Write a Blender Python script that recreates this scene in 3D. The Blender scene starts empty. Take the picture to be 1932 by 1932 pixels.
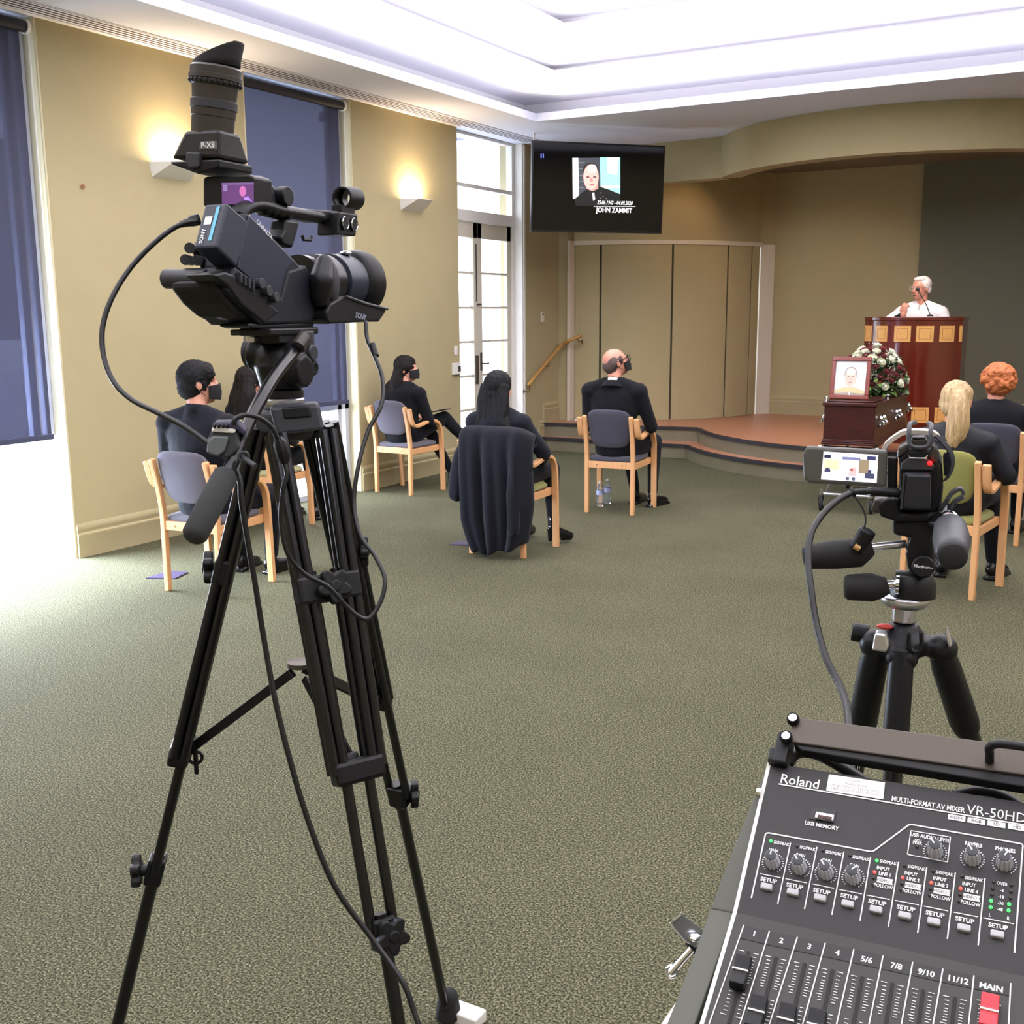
import bpy, bmesh, math, random
from mathutils import Vector, Matrix, Euler, Quaternion
from math import sin, cos, pi, radians, sqrt, atan2
random.seed(7)
S = bpy.context.scene
COL = S.collection
# ---------------------------------------------------------------- camera, world, large lights, exposure
F = 2062.0; CX = 966.0; EYE = 1.65
def nv(v): return v.normalized()
_Y = nv(Vector((2165-CX, -(579-CX), F))); _U = nv(Vector((-74., 11130., -F)))
_U = nv(_U - _Y*_U.dot(_Y)); _X = _Y.cross(_U)
if _X.x < 0: _X = -_X
M3 = Matrix((_X, _Y, _U))                      # world = M3 @ (right, up, forward)
C0 = Vector((0, 0, EYE))
cam = bpy.data.cameras.new('camera'); cam.sensor_width = 36; cam.lens = 36*F/1932
cam.clip_start = 0.05; cam.clip_end = 200
cob = bpy.data.objects.new('camera', cam); COL.objects.link(cob)
mw = Matrix.Identity(4)
for i in range(3):
    mw[i][0] = M3[i][0]; mw[i][1] = M3[i][1]; mw[i][2] = -M3[i][2]; mw[i][3] = C0[i]
cob.matrix_world = mw
S.camera = cob
VS = S.view_settings
S.display_settings.display_device = 'sRGB'
VS.view_transform = 'Standard'; VS.look = 'None'; VS.exposure = 0.0; VS.gamma = 1.0; VS.use_curve_mapping = False
S.cycles.use_denoising = True
S.cycles.max_bounces = 8; S.cycles.diffuse_bounces = 4; S.cycles.glossy_bounces = 3
S.cycles.transmission_bounces = 6; S.cycles.transparent_max_bounces = 12
S.cycles.sample_clamp_indirect = 6.0
try: S.cycles.denoising_input_passes = 'RGB_ALBEDO_NORMAL'
except Exception: pass
W = bpy.data.worlds.new('world'); S.world = W; W.use_nodes = True
W.node_tree.nodes['Background'].inputs[0].default_value = (0.78, 0.87, 1.0, 1)
W.node_tree.nodes['Background'].inputs[1].default_value = 5.0

def area(name, loc, target, sx, sy, power, color=(1, 1, 1), portal=False, spread=None):
    l = bpy.data.lights.new(name, 'AREA'); l.shape = 'RECTANGLE'; l.size = sx; l.size_y = sy
    l.energy = power; l.color = color
    if portal: l.cycles.is_portal = True
    if spread: l.spread = spread
    o = bpy.data.objects.new(name, l); COL.objects.link(o); o.location = loc
    o.rotation_euler = (Vector(target)-Vector(loc)).to_track_quat('-Z', 'Y').to_euler()
    return o
# fluorescent cove strips on the ledge of the ceiling coffer, throwing their light up into it
COVE = (1.0, 0.97, 0.95)
area('cove_and_fill_light', (-5.16, 4.2, 3.6), (-5.093, 4.200, 4.600), 10.8, 0.16, 69, COVE)
area('cove_and_fill_light', (-1, 9.7, 3.6), (-1.000, 9.628, 4.600), 8.2, 0.16, 55, COVE)
area('cove_and_fill_light', (3.3, 4.2, 3.6), (3.228, 4.200, 4.600), 10.8, 0.16, 55, COVE)
area('cove_and_fill_light', (-1, -1.3, 3.6), (-1.000, -1.228, 4.600), 8.2, 0.16, 32, COVE)
area('cove_and_fill_light', (-4.62, 4, 3.8), (-4.534, 4.000, 4.800), 9.6, 0.12, 48, COVE)  # from here, strips on the upper steps, added to brighten them
area('cove_and_fill_light', (-1, 8.98, 3.8), (-1.000, 8.886, 4.800), 7.0, 0.12, 38, COVE)
area('cove_and_fill_light', (-3.98, 3.6, 3.905), (-3.814, 3.600, 4.905), 8.6, 0.08, 42, COVE)
area('cove_and_fill_light', (-1, 7.98, 3.905), (-1.000, 7.814, 4.905), 6.0, 0.08, 35, COVE)
area('cove_and_fill_light', (-0.9, 4.15, 3.62), (-0.9, 4.151, 4.62), 8.3, 10.9, 960, COVE)   # unseen sheet lamp added to whiten the whole coffer evenly
# daylight falling in through the tall windows and glazed doors
area('daylight', (-7.2, 3.7, 1.0), (-4.6, 3.7, 0.0), 2.4, 1.0, 1500, (0.72, 0.83, 1.0))
area('daylight', (-7.2, 7.33, 1.0), (-5.0, 7.33, 0.0), 1.25, 1.0, 200, (0.76, 0.85, 1.0))
area('daylight', (-7.2, 10.4, 1.7), (-5.0, 10.2, 1.0), 1.3, 3.0, 35, (0.86, 0.92, 1.0))

# ---------------------------------------------------------------- pixel rays (frame 1932 x 1932)
def ray(px, py): return M3 @ Vector((px-CX, -(py-CX), F))
def at(px, py, d): return C0 + ray(px, py)/F*d
def onp(px, py, p, n):
    r = ray(px, py); return C0 + r*((Vector(p)-C0).dot(n)/r.dot(n))
def onx(px, py, x): return onp(px, py, (x, 0, 0), Vector((1, 0, 0)))
def ony(px, py, y): return onp(px, py, (0, y, 0), Vector((0, 1, 0)))
def onz(px, py, z=0.0): return onp(px, py, (0, 0, z), Vector((0, 0, 1)))

# ---------------------------------------------------------------- materials
def lin(c):
    return tuple(((x/255)/12.92 if x/255 <= 0.04045 else (((x/255)+0.055)/1.055)**2.4) for x in c)
_mc = {}
def mat(name, rgb, rough=0.6, metal=0.0, spec=0.5, bump=0.0, bscale=300, var=0.0, vscale=6, coat=0.0, sheen=0.0,
        emit=None, estr=0.0, trans=0.0, alpha=None, rgb2=None, stretch=None):
    if name in _mc: return _mc[name]
    m = bpy.data.materials.new(name); m.use_nodes = True; nt = m.node_tree; b = nt.nodes['Principled BSDF']
    c = lin(rgb)
    b.inputs['Base Color'].default_value = (*c, 1); b.inputs['Roughness'].default_value = rough
    b.inputs['Metallic'].default_value = metal; b.inputs['Specular IOR Level'].default_value = spec
    if coat: b.inputs['Coat Weight'].default_value = coat; b.inputs['Coat Roughness'].default_value = 0.06
    if sheen: b.inputs['Sheen Weight'].default_value = sheen
    if trans: b.inputs['Transmission Weight'].default_value = trans; b.inputs['IOR'].default_value = 1.3
    if emit: b.inputs['Emission Color'].default_value = (*lin(emit), 1); b.inputs['Emission Strength'].default_value = estr
    if bump or var:
        tc = nt.nodes.new('ShaderNodeTexCoord'); src = tc.outputs['Object']
        if stretch:
            mp = nt.nodes.new('ShaderNodeMapping'); mp.inputs['Scale'].default_value = stretch
            nt.links.new(src, mp.inputs[0]); src = mp.outputs[0]
    if bump:
        n = nt.nodes.new('ShaderNodeTexNoise'); n.inputs['Scale'].default_value = bscale; n.inputs['Detail'].default_value = 3
        bp = nt.nodes.new('ShaderNodeBump'); bp.inputs['Strength'].default_value = bump; bp.inputs['Distance'].default_value = 0.004
        nt.links.new(src, n.inputs['Vector']); nt.links.new(n.outputs[0], bp.inputs['Height']); nt.links.new(bp.outputs[0], b.inputs['Normal'])
    if var:
        n = nt.nodes.new('ShaderNodeTexNoise'); n.inputs['Scale'].default_value = vscale; n.inputs['Detail'].default_value = 5
        n.inputs['Roughness'].default_value = 0.65
        r = nt.nodes.new('ShaderNodeValToRGB'); r.color_ramp.elements[0].position = 0.3; r.color_ramp.elements[1].position = 0.7
        c2 = lin(rgb2) if rgb2 else tuple(x*(1-var) for x in c)
        r.color_ramp.elements[0].color = (*c2, 1); r.color_ramp.elements[1].color = (*c, 1)
        nt.links.new(src, n.inputs['Vector']); nt.links.new(n.outputs[0], r.inputs[0]); nt.links.new(r.outputs[0], b.inputs['Base Color'])
    _mc[name] = m; return m
def thin(name, rgb, t, gloss=0.05, rough=0.1):
    """see-through sheet: part transparent, part diffuse of the sheet's own colour, with a little gloss"""
    m = bpy.data.materials.new(name); m.use_nodes = True; nt = m.node_tree; nt.nodes.clear()
    o = nt.nodes.new('ShaderNodeOutputMaterial'); tr = nt.nodes.new('ShaderNodeBsdfTransparent'); df = nt.nodes.new('ShaderNodeBsdfDiffuse')
    gl = nt.nodes.new('ShaderNodeBsdfGlossy'); gl.inputs['Roughness'].default_value = rough
    m1 = nt.nodes.new('ShaderNodeMixShader'); m2 = nt.nodes.new('ShaderNodeMixShader')
    df.inputs[0].default_value = (*lin(rgb), 1); tc = t if isinstance(t, tuple) else (t, t, t)
    k = max(tc); tr.inputs[0].default_value = (tc[0]/k, tc[1]/k, tc[2]/k, 1)
    m1.inputs[0].default_value = 1-k; m2.inputs[0].default_value = gloss
    nt.links.new(tr.outputs[0], m1.inputs[1]); nt.links.new(df.outputs[0], m1.inputs[2])
    nt.links.new(m1.outputs[0], m2.inputs[1]); nt.links.new(gl.outputs[0], m2.inputs[2]); nt.links.new(m2.outputs[0], o.inputs[0])
    return m
PAINT = mat('olive_paint', (174, 162, 126), 0.75, spec=0.25, bump=0.08, bscale=500, var=0.05, vscale=3)
OLIVE_DARK = mat('dark_olive_tone', (108, 109, 94), 0.75, spec=0.25, bump=0.08, bscale=500)  # darker even tone for the right part of the back wall
WHITE = mat('white_ceiling_paint', (234, 233, 242), 0.8, spec=0.2)
GLOSSW = mat('white_gloss_paint', (232, 230, 226), 0.4)
CREAMW = mat('cream_trim_paint', (214, 205, 190), 0.5)
BLK = mat('black_plastic', (13, 14, 18), 0.45, spec=0.35, bump=0.04, bscale=900)
BLK2 = mat('satin_black_body', (22, 26, 36), 0.5, spec=0.35, bump=0.05, bscale=900)
BLKG = mat('gloss_black', (10, 10, 12), 0.08)
RUB = mat('black_rubber', (24, 24, 25), 0.8)
FOAM = mat('black_foam', (48, 50, 50), 0.95, bump=0.4, bscale=700)
TUBE = mat('black_anodised_tube', (9, 10, 15), 0.3, spec=0.4, coat=0.2)
GREYP = mat('charcoal_grey_plastic', (47, 49, 55), 0.5, bump=0.08, bscale=900)
CHROME = mat('chrome', (225, 228, 232), 0.12, metal=1.0)
ALU = mat('brushed_aluminium', (205, 206, 212), 0.28, metal=0.9)
CLOTH = mat('black_cloth', (17, 18, 24), 0.9, spec=0.2, bump=0.25, bscale=900, sheen=0.05)
CLOTHN = mat('navy_black_wool', (20, 22, 31), 0.9, spec=0.2, bump=0.3, bscale=600, sheen=0.07)
LEATH = mat('dark_leather', (14, 16, 24), 0.6, spec=0.3, bump=0.15, bscale=200)
SHOE = mat('black_shoe_leather', (12, 12, 14), 0.25)
SKIN = mat('skin', (222, 160, 136), 0.5, bump=0.05, bscale=300, var=0.08, vscale=20)
SKINP = mat('pink_skin', (216, 148, 126), 0.45, var=0.1, vscale=25)
HAIRD = mat('dark_brown_hair', (20, 13, 14), 0.65, spec=0.3, bump=0.9, bscale=60, stretch=(6, 6, 0.5))
HAIRK = mat('black_hair', (10, 10, 13), 0.65, spec=0.3, bump=0.9, bscale=70, stretch=(6, 6, 0.6))
HAIRS = mat('short_grey_brown_hair', (88, 72, 68), 0.8, bump=0.6, bscale=250)
HAIRB = mat('blonde_hair', (214, 186, 140), 0.5, bump=1.0, bscale=22, stretch=(6, 6, 0.35), var=0.4, vscale=14, rgb2=(150, 118, 78))
HAIRR = mat('ginger_hair', (204, 118, 64), 0.6, bump=1.0, bscale=90, var=0.5, vscale=30, rgb2=(148, 78, 38))
HAIRW = mat('white_hair', (236, 224, 220), 0.7, bump=0.8, bscale=80)
BEECH = mat('beech_wood', (226, 170, 118), 0.4, spec=0.5, var=0.14, vscale=14, stretch=(5, 5, 0.6))
FABG = mat('grey_purple_fabric', (104, 101, 113), 0.95, spec=0.1, bump=0.5, bscale=700, sheen=0.2, var=0.15, vscale=200)
FABD = mat('charcoal_fabric', (74, 74, 86), 0.95, spec=0.1, bump=0.5, bscale=700, sheen=0.2, var=0.15, vscale=200)
FABL = mat('olive_green_fabric', (148, 146, 84), 0.95, spec=0.1, bump=0.5, bscale=700, sheen=0.2, var=0.2, vscale=200)
ROSEW = mat('mahogany_veneer', (98, 30, 18), 0.16, coat=0.6, var=0.3, vscale=9, stretch=(1, 1, 0.12))
COFF = mat('polished_rosewood', (70, 17, 15), 0.32, coat=0.15, var=0.5, vscale=12, stretch=(0.5, 1, 5), rgb2=(36, 9, 10))
MAPLE = mat('maple_inlay', (226, 170, 98), 0.3, coat=0.3, var=0.15, vscale=20)
BRASS = mat('brass_varnished_wood', (176, 134, 76), 0.3, spec=0.6)

# ---------------------------------------------------------------- mesh helpers
class MB:
    def __init__(s): s.v = []; s.f = []; s.m = []; s.k = 0
    def add(s, vs, fs, mi=None):
        o = len(s.v); s.v += [Vector(v) for v in vs]; s.f += [tuple(i+o for i in f) for f in fs]
        s.m += [s.k if mi is None else mi]*len(fs); return s
    def box(s, c, size, ax=None):
        c = Vector(c); X, Y, Z = ax if ax else (Vector((1, 0, 0)), Vector((0, 1, 0)), Vector((0, 0, 1)))
        h = [x/2 for x in size]; vs = []
        for k in (-1, 1):
            for j in (-1, 1):
                for i in (-1, 1): vs.append(c+X*(h[0]*i)+Y*(h[1]*j)+Z*(h[2]*k))
        return s.add(vs, [(0, 2, 3, 1), (4, 5, 7, 6), (0, 1, 5, 4), (2, 6, 7, 3), (0, 4, 6, 2), (1, 3, 7, 5)])
    def b2(s, p, q):
        p = Vector(p); q = Vector(q); return s.box((p+q)/2, [abs(a) for a in (q-p)])
    def prism(s, poly, vec):
        n = len(poly); poly = [Vector(p) for p in poly]; vec = Vector(vec)
        nrm = Vector((0, 0, 0))
        for i in range(n): nrm += poly[i].cross(poly[(i+1) % n])
        if nrm.dot(vec) < 0: poly.reverse()
        return s.add(poly+[p+vec for p in poly], [tuple(range(n-1, -1, -1)), tuple(range(n, 2*n))]+[(i, (i+1) % n, (i+1) % n+n, i+n) for i in range(n)])
    def rings(s, rs, cap=True, close=True):
        n = len(rs[0]); vs = [p for r in rs for p in r]; fs = []
        for a in range(len(rs)-1):
            for i in range(n if close else n-1): fs.append((a*n+i, a*n+(i+1) % n, (a+1)*n+(i+1) % n, (a+1)*n+i))
        if cap: fs += [tuple(range(n-1, -1, -1)), tuple(range((len(rs)-1)*n, len(rs)*n))]
        return s.add(vs, fs)
    def tube(s, path, r, seg=12, cap=True, rx=1.0):
        path = [Vector(p) for p in path]; rr = r if isinstance(r, (list, tuple)) else [r]*len(path); rs = []; up = None
        for i, p in enumerate(path):
            t = (path[min(i+1, len(path)-1)]-path[max(i-1, 0)]).normalized()
            if up is None:
                up = Vector((0, 0, 1)) if abs(t.z) < 0.9 else Vector((1, 0, 0))
            a = up-t*up.dot(t)
            if a.length < 1e-6: a = t.orthogonal()
            a.normalize(); up = a; b = t.cross(a)
            rs.append([p+(a*cos(2*pi*k/seg)+b*sin(2*pi*k/seg)*rx)*rr[i] for k in range(seg)])
        return s.rings(rs, cap)
    def cyl(s, p, q, r, r2=None, seg=24): return s.tube([p, q], [r, r if r2 is None else r2], seg)
    def lathe(s, p, ax, prof, seg=32, cap=True, ux=None, sc=(1, 1)):
        """prof = [(along, radius)...] about axis ax from p"""
        ax = Vector(ax).normalized(); a = (ux-ax*ux.dot(ax)).normalized() if ux else ax.orthogonal().normalized(); b = ax.cross(a); p = Vector(p)
        return s.rings([[p+ax*t+(a*cos(2*pi*k/seg)*sc[0]+b*sin(2*pi*k/seg)*sc[1])*r for k in range(seg)] for t, r in prof], cap)
    def ell(s, c, r, ax=None, n=14, m=20):
        c = Vector(c); X, Y, Z = ax if ax else (Vector((1, 0, 0)), Vector((0, 1, 0)), Vector((0, 0, 1)))
        if not isinstance(r, (tuple, list)): r = (r, r, r)
        vs = [c-Z*r[2]]
        for i in range(1, n):
            t = -pi/2+pi*i/n
            for j in range(m): vs.append(c+X*(r[0]*cos(t)*cos(2*pi*j/m))+Y*(r[1]*cos(t)*sin(2*pi*j/m))+Z*(r[2]*sin(t)))
        vs.append(c+Z*r[2]); e = len(vs)-1; fs = []
        for j in range(m): fs.append((0, 1+(j+1) % m, 1+j)); fs.append((e, e-m+j, e-m+(j+1) % m))
        for i in range(n-2):
            for j in range(m):
                a = 1+i*m+j; b = 1+i*m+(j+1) % m; fs.append((a, b, b+m, a+m))
        return s.add(vs, fs)
    def ribbon(s, path, w, t, wd):
        """rectangular strip: width w along wd, thickness t in the bend plane"""
        path = [Vector(p) for p in path]; wd = Vector(wd).normalized(); rs = []
        for i, p in enumerate(path):
            d = (path[min(i+1, len(path)-1)]-path[max(i-1, 0)]).normalized(); n = wd.cross(d).normalized()
            rs.append([p+wd*(w/2)+n*(t/2), p-wd*(w/2)+n*(t/2), p-wd*(w/2)-n*(t/2), p+wd*(w/2)-n*(t/2)])
        return s.rings(rs)
    def ring(s, c, ax, R, r, seg=24, k=8):
        ax = Vector(ax).normalized(); a = ax.orthogonal().normalized(); b = ax.cross(a); c = Vector(c); n = seg; vs = []; fs = []
        for i in range(n):
            d = a*cos(2*pi*i/n)+b*sin(2*pi*i/n)
            for j in range(k): vs.append(c+d*(R+r*cos(2*pi*j/k))+ax*(r*sin(2*pi*j/k)))
        for i in range(n):
            for j in range(k): fs.append((i*k+j, ((i+1) % n)*k+j, ((i+1) % n)*k+(j+1) % k, i*k+(j+1) % k))
        return s.add(vs, fs)
    def star(s, c, ax, R, t, n=5, dip=0.6):
        ax = Vector(ax).normalized(); a = ax.orthogonal().normalized(); b = ax.cross(a); c = Vector(c)
        pts = [c-ax*t/2+(a*cos(2*pi*i/40)+b*sin(2*pi*i/40))*(R*(dip+(1-dip)*(0.5+0.5*cos(n*2*pi*i/40))**0.7)) for i in range(40)]
        return s.prism(pts, ax*t)
    def mesh(s, name):
        me = bpy.data.meshes.new(name); me.from_pydata([tuple(v) for v in s.v], [], s.f); me.validate()
        if len(me.polygons) == len(s.m): me.polygons.foreach_set('material_index', s.m)
        return me
def smooth_path(pts, n=8):
    pts = [Vector(p) for p in pts]; out = []
    P = [pts[0]*2-pts[1]]+pts+[pts[-1]*2-pts[-2]]
    for i in range(1, len(P)-2):
        for k in range(n):
            t = k/n; a, b, c, d = P[i-1:i+3]
            out.append(0.5*((2*b)+(c-a)*t+(2*a-5*b+4*c-d)*t*t+(3*b-a-3*c+d)*t**3))
    out.append(pts[-1]); return out
_root = {}                                        # where each thing's Empty stands
def tag(o, label=None, cat=None, group=None, kind=None):
    for k, v in (('label', label), ('category', cat), ('group', group), ('kind', kind)):
        if v: o[k] = v
    return o
def thing(name, label, cat, loc=(0, 0, 0), rz=0, group=None):
    o = bpy.data.objects.new(name, None); COL.objects.link(o); o.location = loc; o.rotation_euler = (0, 0, rz)
    o.empty_display_size = 0.1
    _root[o] = Vector(loc); return tag(o, label, cat, group)
def obj(name, mb, m, parent=None, smooth=False, bevel=0.0, world=False, angle=35, label=None, bseg=2):
    """ONE mesh object; world=True when the shape was laid out in room coordinates under an unrotated thing"""
    me = mb if isinstance(mb, bpy.types.Mesh) else mb.mesh(name)
    for x in (m if isinstance(m, (list, tuple)) else [m]): me.materials.append(x)
    o = bpy.data.objects.new(name, me); COL.objects.link(o)
    if parent is not None:
        if world:
            r = parent
            while r.parent is not None: r = r.parent
            off = _root.get(r)
            if off is not None: me.transform(Matrix.Translation(-off))
        o.parent = parent
    bm = bmesh.new(); bm.from_mesh(me); bmesh.ops.recalc_face_normals(bm, faces=bm.faces); bm.to_mesh(me); bm.free()
    if smooth:
        for p in me.polygons: p.use_smooth = True
        if smooth != 'all': me.set_sharp_from_angle(angle=radians(angle))
    if bevel:
        b = o.modifiers.new('bevel', 'BEVEL'); b.width = bevel; b.segments = bseg; b.limit_method = 'ANGLE'; b.angle_limit = radians(35)
        b.harden_normals = False
    if label: o['label'] = label
    return o
def single(name, mb, m, label, cat, group=None, **k): return tag(obj(name, mb, m, **k), label, cat, group)
def struct(name, mb, m, parent=None, **k):
    o = obj(name, mb, m, parent, **k)
    if parent is None: o['kind'] = 'structure'
    return o
def blob(mb, vox, it=3, name='blob'):
    """fuse overlapping closed shapes into one continuous skin"""
    me = mb.mesh(name); o = bpy.data.objects.new(name, me); COL.objects.link(o)
    r = o.modifiers.new('r', 'REMESH'); r.mode = 'VOXEL'; r.voxel_size = vox
    if it: s = o.modifiers.new('s', 'SMOOTH'); s.factor = 0.6; s.iterations = it
    dg = bpy.context.evaluated_depsgraph_get(); ev = o.evaluated_get(dg)
    out = bpy.data.meshes.new_from_object(ev); bpy.data.objects.remove(o); bpy.data.meshes.remove(me); out.name = name
    return out
_tc = {}
def text_mesh(t, italic=0.0, bold=0.0):
    k = (t, italic, bold)
    if k not in _tc:
        c = bpy.data.curves.new('t', 'FONT'); c.body = t; c.size = 1.0; c.align_x = 'CENTER'; c.align_y = 'CENTER'; c.shear = italic; c.offset = bold
        c.resolution_u = 2; c.fill_mode = 'FRONT'
        o = bpy.data.objects.new('t', c); COL.objects.link(o); dg = bpy.context.evaluated_depsgraph_get()
        me = bpy.data.meshes.new_from_object(o.evaluated_get(dg)); bpy.data.objects.remove(o)
        _tc[k] = ([v.co.copy() for v in me.vertices], [tuple(p.vertices) for p in me.polygons]); bpy.data.meshes.remove(me)
    return _tc[k]
def write(mb, t, c, X, Y, size, italic=0.0, bold=0.0, sx=1.0):
    vs, fs = text_mesh(t, italic, bold); c = Vector(c)
    return mb.add([c+X*(v.x*size*sx)+Y*(v.y*size) for v in vs], fs)
def copy_tree(o, parent=None):
    c = o.copy(); COL.objects.link(c); c.parent = parent
    for ch in o.children: copy_tree(ch, c)
    return c
# ================================================================ SETTING
WX = -6.216; ZC = 3.485; GX = -6.33
def carpet():
    m = bpy.data.materials.new('carpet'); m.use_nodes = True; nt = m.node_tree; b = nt.nodes['Principled BSDF']
    tc = nt.nodes.new('ShaderNodeTexCoord'); n1 = nt.nodes.new('ShaderNodeTexNoise'); n1.inputs['Scale'].default_value = 150; n1.inputs['Detail'].default_value = 4; n1.inputs['Roughness'].default_value = 0.8
    n2 = nt.nodes.new('ShaderNodeTexNoise'); n2.inputs['Scale'].default_value = 1.3; n2.inputs['Detail'].default_value = 3
    r = nt.nodes.new('ShaderNodeValToRGB'); e = r.color_ramp.elements
    e[0].position = 0.36; e[0].color = (*lin((10, 12, 6)), 1); e[1].position = 0.66; e[1].color = (*lin((156, 151, 122)), 1)
    x = e.new(0.5); x.color = (*lin((76, 76, 57)), 1)
    mx = nt.nodes.new('ShaderNodeMixRGB'); mx.blend_type = 'MULTIPLY'; mx.inputs[0].default_value = 0.35
    nt.links.new(tc.outputs['Object'], n1.inputs['Vector']); nt.links.new(tc.outputs['Object'], n2.inputs['Vector'])
    nt.links.new(n1.outputs[0], r.inputs[0]); nt.links.new(r.outputs[0], mx.inputs[1]); nt.links.new(n2.outputs[0], mx.inputs[2])
    g = nt.nodes.new('ShaderNodeGamma'); g.inputs[1].default_value = 0.95
    nt.links.new(mx.outputs[0], g.inputs[0]); nt.links.new(g.outputs[0], b.inputs['Base Color'])
    bp = nt.nodes.new('ShaderNodeBump'); bp.inputs['Strength'].default_value = 0.5; bp.inputs['Distance'].default_value = 0.004
    nt.links.new(n1.outputs[0], bp.inputs['Height']); nt.links.new(bp.outputs[0], b.inputs['Normal'])
    b.inputs['Roughness'].default_value = 1.0; b.inputs['Specular IOR Level'].default_value = 0.05
    return m
struct('floor', MB().b2((-6.62, -2.6, -0.06), (4.4, 14.6, 0)), carpet())
# --- left wall: piers between the openings, full height
WIN = [(2.45, 4.866), (6.70, 8.045)]; DOOR = (9.77, 11.14)
mb = MB()
for a, b in ((-2.6, WIN[0][0]), (WIN[0][1], WIN[1][0]), (WIN[1][1], DOOR[0]), (DOOR[1], 12.02)):
    mb.b2((WX-0.3, a, 0), (WX, b, ZC+0.5))
struct('wall_left', mb, PAINT)
def base(mb, a, b, n, z=0.0, h=0.235):
    """moulded skirting from a to b (floor points), standing out along n"""
    a = Vector((a[0], a[1], z)); b = Vector((b[0], b[1], z)); n = Vector((n[0], n[1], 0)); U = Vector((0, 0, 1))
    prof = [(0, 0), (0.018, 0), (0.018, h*0.58), (0.022, h*0.62), (0.022, h*0.68), (0.012, h*0.72), (0.012, h*0.78), (0.017, h*0.82), (0.015, h*0.93), (0.004, h), (0, h)]
    mb.prism([a+n*x+U*y for x, y in prof], b-a); return mb
mb = MB()
for a, b in ((-2.6, WIN[0][0]), (WIN[0][1], WIN[1][0]), (WIN[1][1], DOOR[0]), (DOOR[1]+0.01, 11.5)):
    base(mb, (WX, a), (WX, b), (1, 0))
struct('baseboard_left', mb, PAINT, smooth=True)
# --- shell behind and beside the camera
struct('wall_right', MB().b2((4.2, -2.6, 0), (4.4, 14.6, ZC+0.5)), PAINT)
struct('wall_front', MB().b2((-6.5, -2.8, 0), (4.4, -2.6, ZC+0.5)), PAINT)
# --- ceiling: soffit ring, then three steps of the coffer
CXL, CYB = -5.39, 9.93; CXR, CYF = 3.6, -1.6
def ringslab(mb, o, i, z0, z1):
    (ax, ay, bx, by) = o; (cx, cy, dx, dy) = i
    mb.b2((ax, ay, z0), (cx, by, z1)); mb.b2((dx, ay, z0), (bx, by, z1)); mb.b2((cx, ay, z0), (dx, cy, z1)); mb.b2((cx, dy, z0), (dx, by, z1))
mb = MB(); ringslab(mb, (-6.6, -2.8, 4.4, 14.7), (CXL, CYF, CXR, CYB), ZC, ZC+0.075)
struct('ceiling', mb, mat('soffit_off_white', (220, 224, 242), 0.8, spec=0.2))
mb = MB()
I2 = (-4.80, CYF+0.6, 3.0, 9.19); I3 = (-4.18, CYF+1.2, 2.4, 8.18)
ringslab(mb, (CXL-0.28, CYF-0.28, CXR+0.28, CYB+0.28), I2, 3.70, 3.77)
ringslab(mb, (I2[0]-0.15, I2[1]-0.15, I2[2]+0.15, I2[3]+0.15), I3, 3.82, 3.88)
mb.b2((I3[0]-0.15, I3[1]-0.15, 3.95), (I3[2]+0.15, I3[3]+0.15, 4.0))
for (x0, y0, x1, y1, z0, z1) in ((CXL-0.28, CYF-0.28, CXR+0.28, CYB+0.28, ZC+0.075, 3.72), (*(I2[0]-.15, I2[1]-.15, I2[2]+.15, I2[3]+.15), 3.76, 3.84), (*(I3[0]-.15, I3[1]-.15, I3[2]+.15, I3[3]+.15), 3.87, 3.96)):
    t = 0.02
    mb.b2((x0-t, y0-t, z0), (x0, y1+t, z1)); mb.b2((x1, y0-t, z0), (x1+t, y1+t, z1)); mb.b2((x0, y0-t, z0), (x1, y0, z1)); mb.b2((x0, y1, z0), (x1, y1+t, z1))
struct('ceiling_coffer', mb, WHITE)
# linear air slots along the window wall
mb = MB()
for k in range(5):
    x = -5.955-k*0.043; mb.b2((x-0.006, -2.5, ZC-0.003), (x+0.005, 11.05, ZC+0.002))
struct('trim_1', mb, mat('slot_shadow_brown', (92, 76, 62), 0.8))
mb = MB(); mb.b2((-5.94, -2.5, ZC-0.006), (-5.93, 11.05, ZC)); mb.b2((-6.165, -2.5, ZC-0.006), (WX, 9.77, ZC))
struct('trim_2', mb, WHITE)
# --- windows
FRM2 = mat('window_frame_grey', (190, 194, 206), 0.5)
GLASS = thin('window_glass', (200, 210, 220), 0.93, gloss=0.04, rough=0.02)
REV = mat('cream_reveal_paint', (206, 196, 162), 0.6)
for n, (a, b) in enumerate(WIN, 1):
    fr = MB(); d = (GX-0.05, GX)
    mb = MB().b2((GX-0.01, b-0.015, 0), (WX-0.001, b-0.0005, ZC)).b2((GX-0.01, a+0.0005, 0), (WX-0.001, a+0.015, ZC))
    st = struct('window_%d' % n, mb, REV)
    for y in (b-0.045, b-0.15, a+0.045) + (() if n == 2 else (b-1.1,)):
        fr.b2((d[0], y-0.028, 0.0 if n == 2 else 0.84), (d[1], y+0.028, ZC))
    for z in (0.02, 0.80, ZC-0.04) if n == 2 else (ZC-0.04,): fr.b2((d[0], a, z-0.03), (d[1], b, z+0.03))
    struct('window_frame', fr, FRM2, st, bevel=0.003)
    struct('window_pane', MB().b2((GX-0.028, a, 0.0), (GX-0.022, b, ZC)), GLASS, st)
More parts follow.
